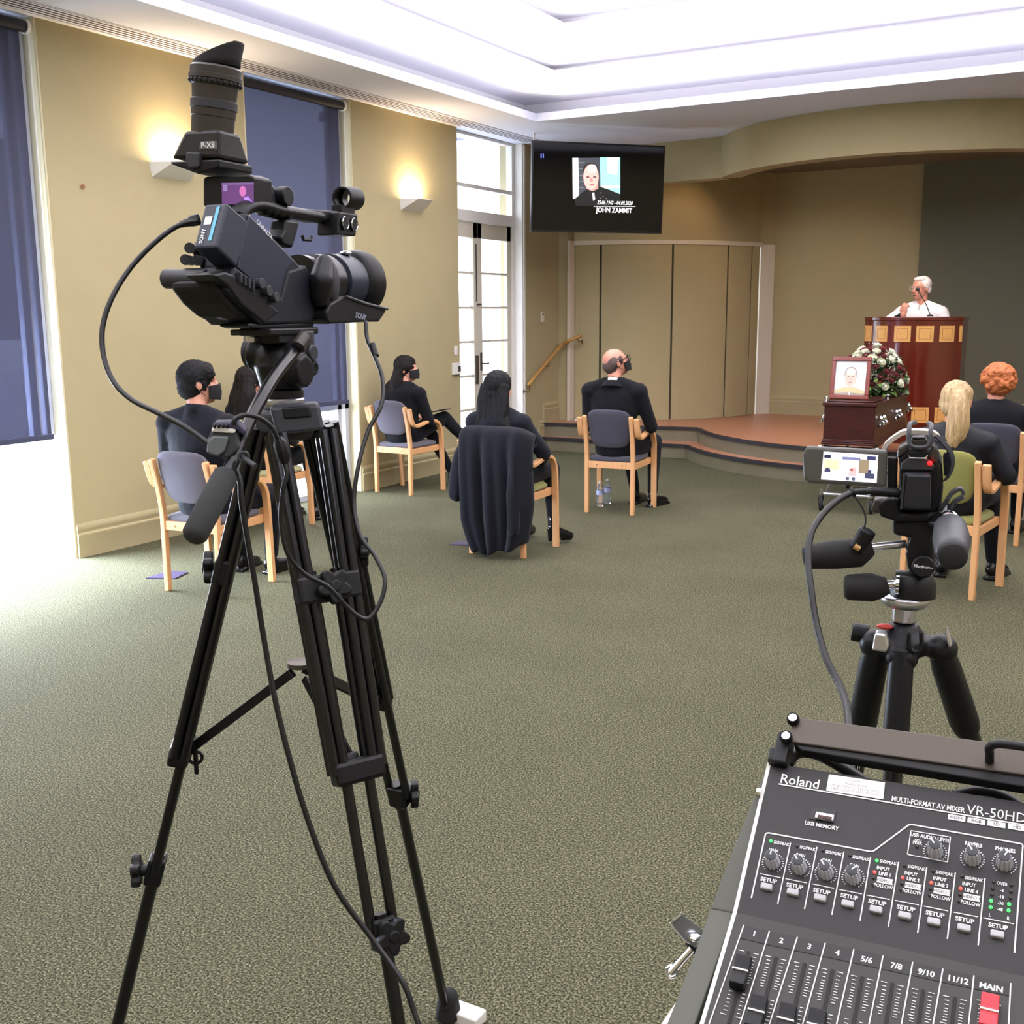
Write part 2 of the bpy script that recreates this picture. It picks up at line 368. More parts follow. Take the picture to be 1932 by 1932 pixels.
# --- glazed double door with transom lights
mb = MB(); ya, yb = DOOR
mb.b2((GX-0.03, yb-0.02, 0), (WX-0.001, yb-0.0005, ZC)); mb.b2((GX-0.06, yb-0.075, 0), (GX+0.015, yb-0.02, ZC)); mb.b2((WX-0.012, yb+0.0, 0), (WX+0.012, yb+0.035, ZC-0.01))
mb.b2((GX-0.06, ya, 2.585), (GX+0.02, yb-0.02, 2.70)); mb.b2((GX-0.05, ya, 2.93), (GX+0.01, yb-0.02, 2.97)); mb.b2((GX-0.05, ya, ZC-0.03), (GX+0.01, yb, ZC))
st = struct('door_frame_1', mb, GLOSSW, bevel=0.002)
DG = mat('door_paint_warm_white', (206, 200, 186), 0.45)
struct('transom_pane', MB().b2((GX-0.03, ya, 2.70), (GX-0.025, yb-0.05, ZC-0.03)), GLASS, st)
for n, (a, b) in enumerate(((ya-0.10, 10.34), (10.341, yb-0.0755)), 1):
    lf = MB(); x0, x1 = GX-0.05, GX-0.005
    sl = 0.10 if n == 1 else 0.085
    lf.b2((x0, a, 0), (x1, a+sl, 2.58)); lf.b2((x0, b-0.085, 0), (x1, b, 2.58)); lf.b2((x0, a, 2.42), (x1, b, 2.58)); lf.b2((x0, a, 0), (x1, b, 0.22))
    for k in range(1, 6): z = 0.22+2.2*k/6; lf.b2((x0+0.008, a+sl, z-0.012), (x1-0.004, b-0.085, z+0.012))
    dr = struct('door_%d' % n, lf, DG, bevel=0.002)
    struct('door_pane', MB().b2((GX-0.03, a+0.05, 0.2), (GX-0.026, b-0.05, 2.45)), GLASS, dr)
    if n == 1:
        struct('door_bolt', MB().b2((GX-0.002, 10.296, 1.75), (GX+0.006, 10.306, 2.36)).cyl((GX+0.01, 10.3, 1.72), (GX+0.03, 10.36, 1.72), 0.009, seg=10), GREYP, dr)
        struct('push_plate', MB().b2((GX-0.006, 10.27, 0.86), (GX+0.004, 10.33, 1.17)), mat('dark_steel', (92, 84, 80), 0.4, metal=0.6), dr)
    else:
        struct('door_handle', MB().b2((GX-0.006, 10.37, 1.0), (GX+0.006, 10.405, 1.2)).tube([(GX, 10.39, 1.08), (GX+0.05, 10.39, 1.08), (GX+0.05, 10.47, 1.08)], 0.008), mat('dark_steel', (92, 84, 80), 0.4, metal=0.6), dr)
# --- back of the room: header wall and folding partition on one curve
Z1, Z2 = 0.155, 0.315
def arc(cx, cy, r, a0, a1, n): return [Vector((cx+r*cos(radians(a0+(a1-a0)*i/n)), cy+r*sin(radians(a0+(a1-a0)*i/n)), 0)) for i in range(n+1)]
def strip(mb, pts, z0, z1, th=0.0, out=None):
    for a, b in zip(pts, pts[1:]):
        if (b-a).length < 1e-5: continue
        d = (b-a).normalized(); n = Vector((-d.y, d.x, 0))
        a2, b2 = a+n*th, b+n*th
        mb.prism([Vector((a.x, a.y, z0)), Vector((b.x, b.y, z0)), Vector((b2.x, b2.y, z0)), Vector((a2.x, a2.y, z0))], (0, 0, z1-z0))
    return mb
# circle through the partition's foot
pc = Vector((-6.42, 14.25, 0)); PR = 2.18
def pang(x, y): return math.degrees(atan2(y-pc.y, x-pc.x))
A0 = pang(-6.04, 12.06); A1 = pang(-4.29, 13.80)
pa = arc(pc.x, pc.y, PR, A0, A1, 40)
struct('wall_back', strip(strip(MB(), [Vector((WX, 12.02, 0)), Vector((-6.09, 12.02, 0))], 0, 4.0, 0.2), pa, 2.47, 4.0, 0.15).b2((-4.20, 14.0, 0), (-2.405, 14.2, 4.0)).box((-4.235, 13.93, 3.2), (0.03, 0.32, 1.5), (Vector((0.78, -0.62, 0)), Vector((0.62, 0.78, 0)), Vector((0, 0, 1)))).b2((-6.6, 14.25, 0), (-4.1, 14.35, 4.0)), PAINT)
struct('wall_back_recess', MB().b2((-2.405, 13.94, 0), (4.4, 14.2, 4.0)), OLIVE_DARK)
mb = base(MB(), (-4.17, 14.0), (-2.41, 14.0), (0, -1), Z2, 0.24); base(mb, (-2.41, 13.94), (4.2, 13.94), (0, -1), Z2, 0.24); base(mb, (WX, 11.62), (WX, 12.0), (1, 0), Z2, 0.24); base(mb, (WX, 11.5), (WX, 11.62), (1, 0), Z1, 0.2)
struct('baseboard_back', mb, PAINT, smooth=True)
part = thing('folding_partition', 'curved olive folding partition of five tall panels between two cream jambs', 'partition', (pa[20].x, pa[20].y, Z2))
cuts = [0, 0.125, 0.46, 0.76, 0.93, 1.0]
for a, b in zip(cuts, cuts[1:]):
    seg = arc(pc.x, pc.y, PR+0.0, A0+(A1-A0)*a+0.35, A0+(A1-A0)*b-0.35, 8)
    obj('panel', strip(MB(), seg, Z2+0.008, 2.42, 0.05), PAINT, part, world=True)
obj('head_track', strip(MB(), arc(pc.x, pc.y, PR+0.012, A0-1, A1+1, 40), 2.42, 2.47, 0.08), CREAMW, part, world=True)
for c in cuts[1:-1]:
    seg = arc(pc.x, pc.y, PR-0.012, A0+(A1-A0)*c-0.45, A0+(A1-A0)*c+0.45, 2)
    obj('joint_strip', strip(MB(), seg, Z2+0.008, 2.42, 0.02), mat('dark_joint', (58, 54, 38), 0.7), part, world=True)
obj('jamb', MB().b2((-6.085, 11.99, Z2), (-6.045, 12.13, 2.47)), CREAMW, part, world=True, bevel=0.003)
obj('jamb', MB().box((-4.23, 13.92, (Z2+2.45)/2), (0.03, 0.20, 2.45-Z2), (Vector((0.72, -0.69, 0)), Vector((0.69, 0.72, 0)), Vector((0, 0, 1)))), CREAMW, part, world=True, bevel=0.003)
# --- bulkhead
BC = Vector((-2.3, 12.95, 0))
bl = arc(BC.x, BC.y, 2.15, 211.5, 328.5, 60)
bp = [Vector((WX, 11.97, 0)), Vector((-5.2, 11.93, 0)), bl[0]]+bl[1:]+[Vector((0.6, 11.9, 0)), Vector((4.2, 11.9, 0))]
struct('bulkhead', strip(MB(), bp, 3.055, ZC+0.01, 0.22), PAINT)
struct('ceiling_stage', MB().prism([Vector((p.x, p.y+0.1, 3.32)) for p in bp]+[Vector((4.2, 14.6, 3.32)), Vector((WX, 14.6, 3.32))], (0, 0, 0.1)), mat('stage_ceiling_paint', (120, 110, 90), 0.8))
# --- stage of two curved steps
LINO = mat('terracotta_lino', (184, 126, 96), 0.35, var=0.06, vscale=40)
RISER = mat('grey_vinyl_riser', (122, 116, 98), 0.25, var=0.15, vscale=2)
NOSE = mat('dark_nosing', (38, 34, 42), 0.5)
def stage(name, y0, yl, R, z, zb):
    a0 = 180+math.degrees(math.asin((BC.y-yl)/R)); lo = arc(BC.x, BC.y, R, a0, 540-a0, 64)
    line = [Vector((WX, y0, 0)), Vector((lo[0].x, yl, 0))]+lo[1:]+[Vector((4.2, y0, 0))]
    body = MB().prism([Vector((p.x, p.y, zb)) for p in line]+[Vector((4.2, 14.6, zb)), Vector((WX, 14.6, zb))], (0, 0, z-zb))
    for i, f in enumerate(body.f):
        zs = [body.v[k].z for k in f]; body.m[i] = 0 if min(zs) > z-1e-4 else 1
    o = struct(name, body, [LINO, RISER])
    nz = [Vector((p.x, p.y-0.0, 0)) for p in line]
    struct('nosing', strip(MB(), [p+Vector((0, -0.022, 0)) for p in nz], z-0.028, z+0.004, 0.05), NOSE, o)
    return line
stage('stage_step', 11.52, 11.56, 2.50, Z1, 0.0)
stage('stage_platform', 11.63, 11.92, 2.31, Z2, 0.0)
# --- outside: pavement, neighbouring wall and eaves seen through blinds and glass
struct('exterior_ground', MB().b2((-30, -10, -0.12), (-6.63, 30, -0.05)), mat('pale_paving', (222, 224, 228), 0.9))
ext = thing('neighbouring_building', 'pale grey building seen dimly through the left window blinds', 'building', (-11.4, 6, 0))
obj('outer_wall', MB().b2((-11.6, -3, 1.35), (-11.4, 9.3, 3.6)), mat('exterior_render_grey', (120, 126, 140), 0.9), ext, world=True)
obj('outer_window', MB().b2((-11.45, 5.6, 1.9), (-11.36, 6.9, 2.7)).b2((-11.45, 2.6, 1.9), (-11.36, 4.1, 2.7)), mat('exterior_window_dark', (60, 66, 82), 0.3), ext, world=True)
mb = MB()
for k in range(7): mb.b2((-7.6+0.13*k, 9.3, 3.62+0.01*k), (-7.53+0.13*k, 11.3, 3.68+0.01*k))
for y in (9.36, 11.2): mb.b2((-7.65, y, 3.60), (-6.516, y+0.06, 3.66))
single('pergola_slats', mb, mat('pergola_grey', (168, 168, 190), 0.7), 'grey slatted awning outside above the glazed door', 'awning')
# --- roller blinds
BLIND = thin('blind_screen_fabric', (78, 80, 98), (0.135, 0.14, 0.172), gloss=0.0)
for n, (a, b) in enumerate(((2.47, 4.80), (6.72, 7.955))):
    t = thing('roller_blind', ('wide navy screen roller blind lowered over the leftmost window', 'narrow navy screen roller blind behind the big camera, lowered over the second window')[n], 'blind', (-6.25, (a+b)/2, 3.4), group='roller blinds on the left wall')
    obj('fabric', MB().b2((-6.262, a+0.02, 0.86), (-6.2605, b-0.03, 3.41)), BLIND, t, world=True)
    obj('roller', MB().cyl((-6.245, a, 3.415), (-6.245, b, 3.415), 0.036), mat('blind_roller_navy', (34, 34, 46), 0.7), t, world=True, smooth=True)
    obj('bottom_bar', MB().b2((-6.272, a+0.01, 0.825), (-6.25, b-0.02, 0.862)), mat('blind_bar_navy', (62, 66, 92), 0.5), t, world=True, bevel=0.004)
    obj('chain', MB().tube([(-6.236, b+0.022, 3.41), (-6.236, b+0.022, 1.1)], 0.005, 8), GLOSSW, t, world=True, smooth=True)
    obj('end_bracket', MB().lathe((-6.245, b, 3.415), (0, 1, 0), [(0, 0.044), (0.022, 0.044), (0.024, 0.03)]), GLOSSW, t, world=True, smooth=True)
# ================================================================ WALL AND CEILING FITTINGS
WARM = (1.0, 0.76, 0.50)
for n, (y, z) in enumerate(((5.715, 2.70), (8.745, 2.695))):
    t = thing('wall_sconce', ('white wedge-shaped uplight glowing on the wall left of the large camera', 'white wedge-shaped uplight glowing on the narrow wall right of the second window')[n], 'wall light', (WX, y+0.19, z), group='uplights on the left wall')
    mb = MB(); x0 = WX+0.001; d = 0.17; L = 0.40
    a = [Vector((x0, y, z)), Vector((x0, y, z-0.105)), Vector((x0+d, y+0.10, z))]
    pts = [Vector((x0, y, z)), Vector((x0, y+L, z)), Vector((x0+d, y+L-0.08, z)), Vector((x0+d, y+0.08, z)), Vector((x0, y+0.02, z-0.1)), Vector((x0, y+L-0.02, z-0.1))]
    mb.add(pts, [(0, 3, 4), (1, 5, 2), (4, 3, 2, 5)])
    o = obj('shade', mb, GLOSSW, t, world=True); s = o.modifiers.new('s', 'SOLIDIFY'); s.thickness = 0.006; s.offset = -1
    obj('lamp_tube', MB().cyl((x0+0.06, y+0.11, z-0.02), (x0+0.06, y+L-0.11, z-0.02), 0.014), mat('warm_lamp', (255, 214, 160), emit=(255, 205, 140), estr=14), t, world=True)
    l = bpy.data.lights.new('sconce_light', 'AREA'); l.shape = 'RECTANGLE'; l.size = 0.10; l.size_y = 0.20; l.energy = 15; l.color = WARM
    lo = bpy.data.objects.new('sconce_light', l); COL.objects.link(lo); lo.location = (x0+0.065, y+L/2, z+0.004); lo.rotation_euler = Euler((0, radians(170), 0))
# warm stage downlights
for (p, tg, e, ang, col) in (((-4.1, 12.15, 3.3), (-5.0, 12.6, 2.3), 26, 85, (1.0, 0.60, 0.28)), ((-3.3, 12.2, 3.3), (-3.4, 13.6, 0.9), 34, 110, (1.0, 0.80, 0.58)), ((-2.1, 11.35, 3.05), (-2.0, 11.7, 0.6), 85, 95, (1.0, 0.86, 0.72))):
    l = bpy.data.lights.new('stage_downlight', 'SPOT'); l.energy = e; l.spot_size = radians(ang); l.spot_blend = 0.8; l.color = col; l.shadow_soft_size = 0.06
    lo = bpy.data.objects.new('stage_downlight', l); COL.objects.link(lo); lo.location = p
    lo.rotation_euler = (Vector(tg)-Vector(p)).to_track_quat('-Z', 'Y').to_euler()
# --- television
tl, bl_, tr, br = at(1000, 272, 11.0), at(1007, 437, 11.0), at(1252, 276, 11.42), at(1253, 436, 11.42)
TO = (tl+bl_+tr+br)/4; TX = ((tr+br)-(tl+bl_)); TX.z = 0; TWd = TX.length/2; TX.normalize(); TZ = Vector((0, 0, 1)); TN = TX.cross(TZ)
if TN.dot(C0-TO) < 0: TN = -TN
TN = (TN-Vector((0, 0, 0.06))).normalized(); TZ = TN.cross(TX).normalized()
if TZ.z < 0: TZ = -TZ
TH = ((tl-bl_).length+(tr-br).length)/2
tv = thing('television', 'large black wall television showing a portrait, dates and a name, hung high in the corner', 'television', TO)
obj('casing', MB().box(TO-TN*0.03, (TWd, TH, 0.05), (TX, TZ, TN)), BLK, tv, world=True, bevel=0.006)
obj('screen', MB().box(TO-TN*0.003, (TWd-0.03, TH-0.04, 0.004), (TX, TZ, TN)), mat('tv_screen_glass', (4, 4, 8), 0.05, spec=0.35), tv, world=True)
def tvp(px, py, e=0.0): return onp(px, py, TO+TN*e, TN)
def poly(mb, pts, e): mb.add([tvp(x, y, e) for x, y in pts], [tuple(range(len(pts)))]); return mb
def tvm(n, c, s=1.0): return mat('tv_'+n, c, 0.3, emit=c, estr=s)
pic = MB(); mats = []
def layer(pts, col, e, s=1.0):
    mats.append(tvm('%d' % len(mats), col, s)); pic.k = len(mats)-1; poly(pic, pts, e)
def oval(cx, cy, rx, ry, n=24, a=0): return [(cx+rx*cos(2*pi*i/n)*cos(a)-ry*sin(2*pi*i/n)*sin(a), cy+rx*cos(2*pi*i/n)*sin(a)+ry*sin(2*pi*i/n)*cos(a)) for i in range(n)]
layer([(1080, 298), (1170, 297), (1170, 370), (1081, 375)], (60, 64, 72), 0.002, 0.9)
layer([(1080, 298), (1091, 298), (1092, 374), (1081, 375)], (240, 244, 255), 0.003, 1.3)
for yy in (306, 318, 330, 342, 354): layer([(1092, yy), (1103, yy), (1103, yy+1), (1092, yy+1)], (120, 124, 130), 0.0035)
layer([(1132, 297), (1170, 297), (1170, 366), (1133, 352)], (150, 226, 214), 0.003, 1.2)
layer([(1146, 297), (1168, 297), (1164, 330), (1146, 326)], (240, 255, 252), 0.0035, 1.3)
layer([(1133, 350), (1170, 350), (1170, 354), (1133, 356)], (230, 240, 240), 0.0035)
layer(oval(1114, 320, 14.5, 13), (36, 30, 34), 0.004, 0.8)
layer([(1083, 376), (1100, 362), (1112, 354), (1132, 352), (1150, 358), (1170, 367), (1170, 380), (1150, 388), (1086, 388)], (12, 12, 16), 0.0045, 0.4)
layer([(1106, 345), (1128, 345), (1129, 356), (1118, 361), (1106, 356)], (190, 140, 130), 0.0048)
layer(oval(1115, 334, 14.5, 24), (232, 168, 158), 0.005, 1.15)
layer(oval(1117, 318, 9, 8), (250, 212, 205), 0.0055, 1.2)
for x in (1109, 1122): layer(oval(x, 334, 3.4, 1.3), (70, 40, 40), 0.006)
layer([(1114, 335), (1117, 335), (1119, 343), (1113, 343)], (205, 130, 122), 0.006)
layer(oval(1117, 349, 5, 1.2), (140, 70, 70), 0.006)
layer([(1117, 364), (1121, 363), (1123, 376), (1119, 379)], (220, 220, 226), 0.006)
for x, y in ((1134, 364), (1138, 371), (1144, 375), (1132, 374)): layer(oval(x, y, 1, 1, 8), (200, 180, 180), 0.006)
layer([(1120, 389), (1199, 389), (1199, 390), (1120, 390)], (255, 255, 255), 0.009, 1.3)
for x in (1021, 1025): obj('pause_bar', poly(MB(), [(x-0.8, 290), (x+0.8, 290), (x+0.8, 298), (x-0.8, 298)], 0.004), tvm('pause', (110, 120, 255), 1.6), tv, world=True, label='small glowing blue pause bar')
cap_t = MB()
mpp = (tvp(1200, 390)-tvp(1120, 390)).length/80
write(cap_t, '25.06.1942 - 04.09.2020', tvp(1160, 383, 0.009), TX, TZ, 9.2*mpp, italic=0.25, bold=0.008, sx=0.74)
write(cap_t, 'JOHN ZAMMIT', tvp(1159, 397, 0.009), TX, TZ, 11.6*mpp, bold=0.018, sx=0.88)
obj('picture', pic, mats, tv, world=True, label='portrait of a man in a dark suit')
obj('caption', cap_t, tvm('lettering', (255, 255, 255), 1.3), tv, world=True, label='white dates and name under the portrait')
obj('wall_bracket', MB().cyl(TO-TN*0.08, Vector((TO.x-0.25, 12.1, TO.z+0.02)), 0.025).box(TO-TN*0.075, (0.4, 0.3, 0.03), (TX, TZ, TN)), BLK, tv, world=True, smooth=True)
# --- sensor, dome camera, wall controls, stain
p = ony(1008, 276, 10.55)
t = thing('motion_sensor', 'small white motion sensor hanging in the corner left of the television', 'sensor', p)
obj('housing', MB().lathe(p-Vector((0, 0, 0.06)), (0.05, 0, 1), [(0, 0.018), (0.01, 0.03), (0.10, 0.032), (0.12, 0.02)], sc=(1, 1)), GLOSSW, t, world=True, smooth=True)
obj('stalk', MB().cyl(p+Vector((0, 0, 0.05)), (p.x, p.y, ZC), 0.01), GLOSSW, t, world=True)
p = onz(1045, 268, ZC)
t = thing('dome_camera', 'black security dome in a white ceiling ring above the television', 'security camera', p)
obj('ring', MB().lathe(p+Vector((0, 0, 0.004)), (0, 0, -1), [(0, 0.085), (0.012, 0.085), (0.018, 0.06)]), GLOSSW, t, world=True, smooth=True)
obj('dome', MB().ell(p-Vector((0, 0, 0.02)), (0.055, 0.055, 0.05)), BLKG, t, world=True, smooth=True)
p = onx(1022, 598, WX)
t = thing('thermostat', 'small cream thermostat on the wall strip right of the glazed door', 'thermostat', p)
obj('body', MB().b2(p+Vector((0, -0.035, -0.06)), p+Vector((0.018, 0.035, 0.06))), CREAMW, t, world=True, bevel=0.004)
obj('display', MB().b2(p+Vector((0.017, -0.014, 0.02)), p+Vector((0.020, 0.022, 0.045))), mat('lcd_green_grey', (110, 112, 84), 0.3), t, world=True)
p = onx(863, 661, WX); p.y -= 0.03
single('light_switch', MB().b2(p+Vector((0, -0.035, -0.045)), p+Vector((0.01, 0.02, 0.045))).b2(p+Vector((0.01, -0.01, -0.012)), p+Vector((0.018, 0.0, 0.012))), GLOSSW, 'small white switch plate on the pillar edge, above the square control', 'switch', bevel=0.002)
p = onx(866, 695, WX); p.y -= 0.06
t = thing('alarm_keypad', 'square white control box with dark display at the pillar edge', 'control panel', p)
obj('body', MB().b2(p+Vector((0, -0.08, -0.06)), p+Vector((0.03, 0.055, 0.06))), GLOSSW, t, world=True, bevel=0.004)
obj('display', MB().b2(p+Vector((0.029, 0.0, -0.03)), p+Vector((0.032, 0.05, 0.025))), mat('keypad_dark', (60, 40, 44), 0.3), t, world=True)
p = onx(155, 352, WX)
single('wall_stain', MB().ring(p+Vector((0.008, 0, 0)), (1, 0, 0), 0.012, 0.004, 12, 6), mat('stain_brown', (150, 90, 50), 0.6), 'tiny brown stain on the left wall', 'stain')  # brown wall stain, built as a small raised ring
# --- handrail
hp = [onx(x, y, WX+0.075) for x, y in ((998, 728), (1004, 718), (1056, 655))]+[ony(1072, 644, 11.86), ony(1097, 633, 11.90)]
t = thing('handrail', 'sloping wooden handrail on brackets beside the stage steps', 'handrail', hp[0])
obj('rail', MB().tube(smooth_path(hp, 4), 0.022, 12), BRASS, t, world=True, smooth=True)
for x, y in ((999, 731), (1036, 684), (1090, 637)):
    q = onx(x, y, WX+0.075); w = Vector((WX, q.y, q.z-0.05))
    if x > 1050: q = ony(x, y, 11.90); w = Vector((q.x, 12.01, q.z-0.05))
    obj('bracket', MB().tube([q, q-Vector((0, 0, 0.04)), w], 0.007, 8).lathe(w, (1, 0, 0), [(0, 0.025), (0.006, 0.025)], 16), mat('bracket_brass', (120, 98, 60), 0.35, metal=0.7), t, world=True, smooth=True)
# ================================================================ CHAIRS
_bm_cache = {}
def cushion(mb, c, hw, hh, th, n=4.0, taper=0.0, bow=0.0, lean=0.0, up='z'):
    """padded panel: superellipse outline; up='z' stands, up='y' lies"""
    c = Vector(c); N = 40; K = 6; front = []; back = []
    def P(a, r, side):
        ca, sa = cos(a), sin(a); x = hw*abs(ca)**(2/n)*(1 if ca >= 0 else -1)*r; z = hh*abs(sa)**(2/n)*(1 if sa >= 0 else -1)*r
        x *= 1+taper*z/hh; t = side*th/2*(max(0, 1-r**5))**0.45; y = t+bow*(x/hw)**2+lean*z
        return c+(Vector((x, y, z)) if up == 'z' else Vector((x, z, t)))
    for side in (-1, 1):
        rs = [[P(2*pi*i/N, r, side) for i in range(N)] for r in (0.001, 0.4, 0.75, 0.88, 0.96, 0.99, 1.0)]
        mb.rings(rs, cap=False)
        mb.add(rs[0], [tuple(range(N))])
    return mb
def chair_parts(fab):
    legR = [(0, 0, 0), (0, 0.0, 0.40), (0, -0.004, 0.50), (0, -0.03, 0.66), (0, -0.07, 0.81)]
    arm = [(0, -0.062, 0.795), (0, -0.045, 0.73), (0, -0.02, 0.665), (0, 0.01, 0.64), (0, 0.05, 0.632), (0, 0.12, 0.642), (0, 0.22, 0.662), (0, 0.30, 0.662), (0, 0.355, 0.64), (0, 0.392, 0.595), (0, 0.41, 0.53), (0, 0.418, 0.40), (0, 0.432, 0.0)]
    return legR, arm
def make_chair(label, fab, name='armchair'):
    t = thing(name, label, 'chair', group='beech armchairs of the seated mourners')
    legR, arm = chair_parts(fab)
    for s in (-1, 1):
        sh = Vector((s*0.198, 0, 0))
        obj('rear_leg', MB().ribbon([Vector(p)+sh for p in smooth_path(legR, 4)], 0.034, 0.034, (1, 0, 0)), BEECH, t, smooth=True, bevel=0.005)
        sh = Vector((s*0.243, 0, 0))
        obj('armrest_leg', MB().ribbon([Vector(p)+sh for p in smooth_path(arm, 5)], 0.046, 0.026, (1, 0, 0)), BEECH, t, smooth=True, bevel=0.005)
        obj('side_rail', MB().box((s*0.205, 0.21, 0.40), (0.022, 0.40, 0.05)), BEECH, t, bevel=0.003)
    obj('back_rail', MB().box((0, 0.0, 0.405), (0.37, 0.022, 0.055)), BEECH, t, bevel=0.003)
    obj('front_rail', MB().box((0, 0.40, 0.405), (0.44, 0.022, 0.05)), BEECH, t, bevel=0.003)
    for x in (-0.11, 0.11): obj('screw_cap', MB().cyl((x, -0.0135, 0.405), (x, -0.010, 0.405), 0.006, seg=12), mat('screw_brass', (150, 116, 70), 0.4, metal=0.6), t)
    obj('seat_cushion', cushion(MB(), (0, 0.215, 0.445), 0.20, 0.215, 0.07, n=8, up='y'), fab, t, smooth='all')
    obj('backrest', cushion(MB(), (0, -0.030, 0.705), 0.180, 0.158, 0.055, n=4, taper=0.10, bow=-0.018*-1, lean=-0.22), fab, t, smooth='all')
    return t
CH = {}
CH['m1'] = (-4.79, 4.545, 5, FABG, 'grey fabric armchair holding the short-haired man in front of the large tripod')
CH['hid'] = (-5.80, 6.12, 3, mat('cream_green_fabric', (176, 172, 130), 0.95, bump=0.4, bscale=700), 'armchair with pale seat, mostly hidden behind the large tripod legs')
CH['l2'] = (-5.866, 8.06, -3, FABG, 'grey fabric armchair against the wall, right of the second window')
CH['w'] = (-3.72, 6.29, 3, FABL, 'armchair almost covered by the draped black coat')
CH['bald'] = (-3.704, 8.076, 5, FABD, 'charcoal fabric armchair of the bald man, water bottles under it')
CH['pony'] = (-0.93, 6.60, -7.5, FABL, 'olive green armchair of the woman with the blonde ponytail')
CH['ging'] = (-0.86, 8.29, -3, FABD, 'charcoal armchair of the ginger-haired person at the right edge')
protos = {}
for k, (x, y, rz, fab, lab) in CH.items():
    if not protos: c = make_chair(lab, fab); protos['c'] = c; fb = fab
    else:
        c = copy_tree(protos['c']); c['label'] = lab
        for ch in c.children:
            if ch.name.startswith(('seat_cushion', 'backrest')) and fab is not fb:
                ch.data = ch.data.copy(); ch.data.materials.clear(); ch.data.materials.append(fab)
    c.location = (x, y, 0); c.rotation_euler = (0, 0, radians(rz)); _root[c] = Vector((x, y, 0))
    CH[k] = (x, y, rz, fab, lab, c)
# ================================================================ PEOPLE
def rotz(v, a): v = Vector(v); return Vector((v.x*cos(a)-v.y*sin(a), v.x*sin(a)+v.y*cos(a), v.z))
class Head:
    def __init__(s, c, yaw=0.0, pitch=0.0, roll=0.0, k=1.0):
        s.c = Vector(c); s.R = (Matrix.Rotation(radians(yaw), 3, 'Z') @ Matrix.Rotation(radians(pitch), 3, 'X') @ Matrix.Rotation(radians(roll), 3, 'Y')); s.k = k
        s.ax = [s.R @ Vector(a) for a in ((1, 0, 0), (0, 1, 0), (0, 0, 1))]
    def p(s, x, y, z): return s.c+s.R @ Vector((x, y, z))*s.k
    def e(s, mb, c, r): return mb.ell(s.p(*c), [q*s.k for q in r], s.ax, 12, 16)
def add_head(mb, h, nose=True, ears=True):
    h.e(mb, (0, -0.012, 0.025), (0.076, 0.094, 0.088)); h.e(mb, (0, 0.022, -0.035), (0.060, 0.064, 0.078)); h.e(mb, (0, 0.052, -0.082), (0.032, 0.030, 0.026))
    h.e(mb, (0, 0.07, 0.032), (0.052, 0.018, 0.014))
    for s in (-1, 1): h.e(mb, (s*0.036, 0.058, -0.022), (0.024, 0.024, 0.02))
    if nose: mb.tube([h.p(0, 0.078, 0.018), h.p(0, 0.101, -0.022), h.p(0, 0.083, -0.034)], [0.010*h.k, 0.014*h.k, 0.009*h.k], 10); h.e(mb, (0, 0.09, -0.026), (0.016, 0.012, 0.010))
    h.e(mb, (0, 0.078, -0.055), (0.025, 0.012, 0.007)); h.e(mb, (0, 0.075, -0.066), (0.022, 0.012, 0.007))
    if ears:
        for s in (-1, 1):
            h.e(mb, (s*0.078, -0.012, -0.005), (0.008, 0.019, 0.031)); h.e(mb, (s*0.083, -0.018, 0.002), (0.006, 0.013, 0.022))
def add_hand(mb, wrist, fwd, up, side, k=1.0, curl=0.6, spread=0.4):
    """palm + four fingers + thumb: fwd out of the wrist, up = back of the hand, side=+1 thumb towards +cross"""
    wrist = Vector(wrist); f = Vector(fwd).normalized(); u = Vector(up); u = (u-f*u.dot(f)).normalized(); r = f.cross(u)*side
    mb.ell(wrist+f*0.045*k, (0.040*k, 0.048*k, 0.015*k), (r, f, u), 8, 12); mb.tube([wrist-f*0.02*k, wrist+f*0.02*k], 0.023*k, 10)
    for i, (o, L) in enumerate(((0.030, 0.070), (0.010, 0.078), (-0.010, 0.072), (-0.030, 0.056))):
        b = wrist+f*0.085*k+r*o*k; q = b; d = f; pts = [b-f*0.02*k]; ang = 0
        for j, l in enumerate((0.42, 0.32, 0.26)):
            pts.append(q); ang += curl*(0.5+0.35*j+0.12*i); d = f*cos(ang)-u*sin(ang); q = q+d*L*l*k*1.0
        pts.append(q); mb.tube(pts, [0.0095*k, 0.0092*k, 0.0085*k, 0.0078*k, 0.0065*k], 8)
    b = wrist+f*0.02*k+r*0.028*k; t1 = b+(f*0.6+r*0.7-u*0.2)*0.036*k; t2 = t1+(f*0.85+r*0.2-u*0.35)*0.032*k; t3 = t2+(f*0.8-r*0.1-u*0.5)*0.022*k
    mb.tube([b, t1, t2, t3], [0.014*k, 0.012*k, 0.010*k, 0.008*k], 8)
def limb(mb, pts, rs, seg=14):
    pts = [Vector(p) for p in pts]
    for a, b, r, q in zip(pts, pts[1:], rs, rs[1:]): mb.tube([a, b], [r, q], seg)
    for p, r in zip(pts, rs): mb.ell(p, r*0.99, None, 8, 12)
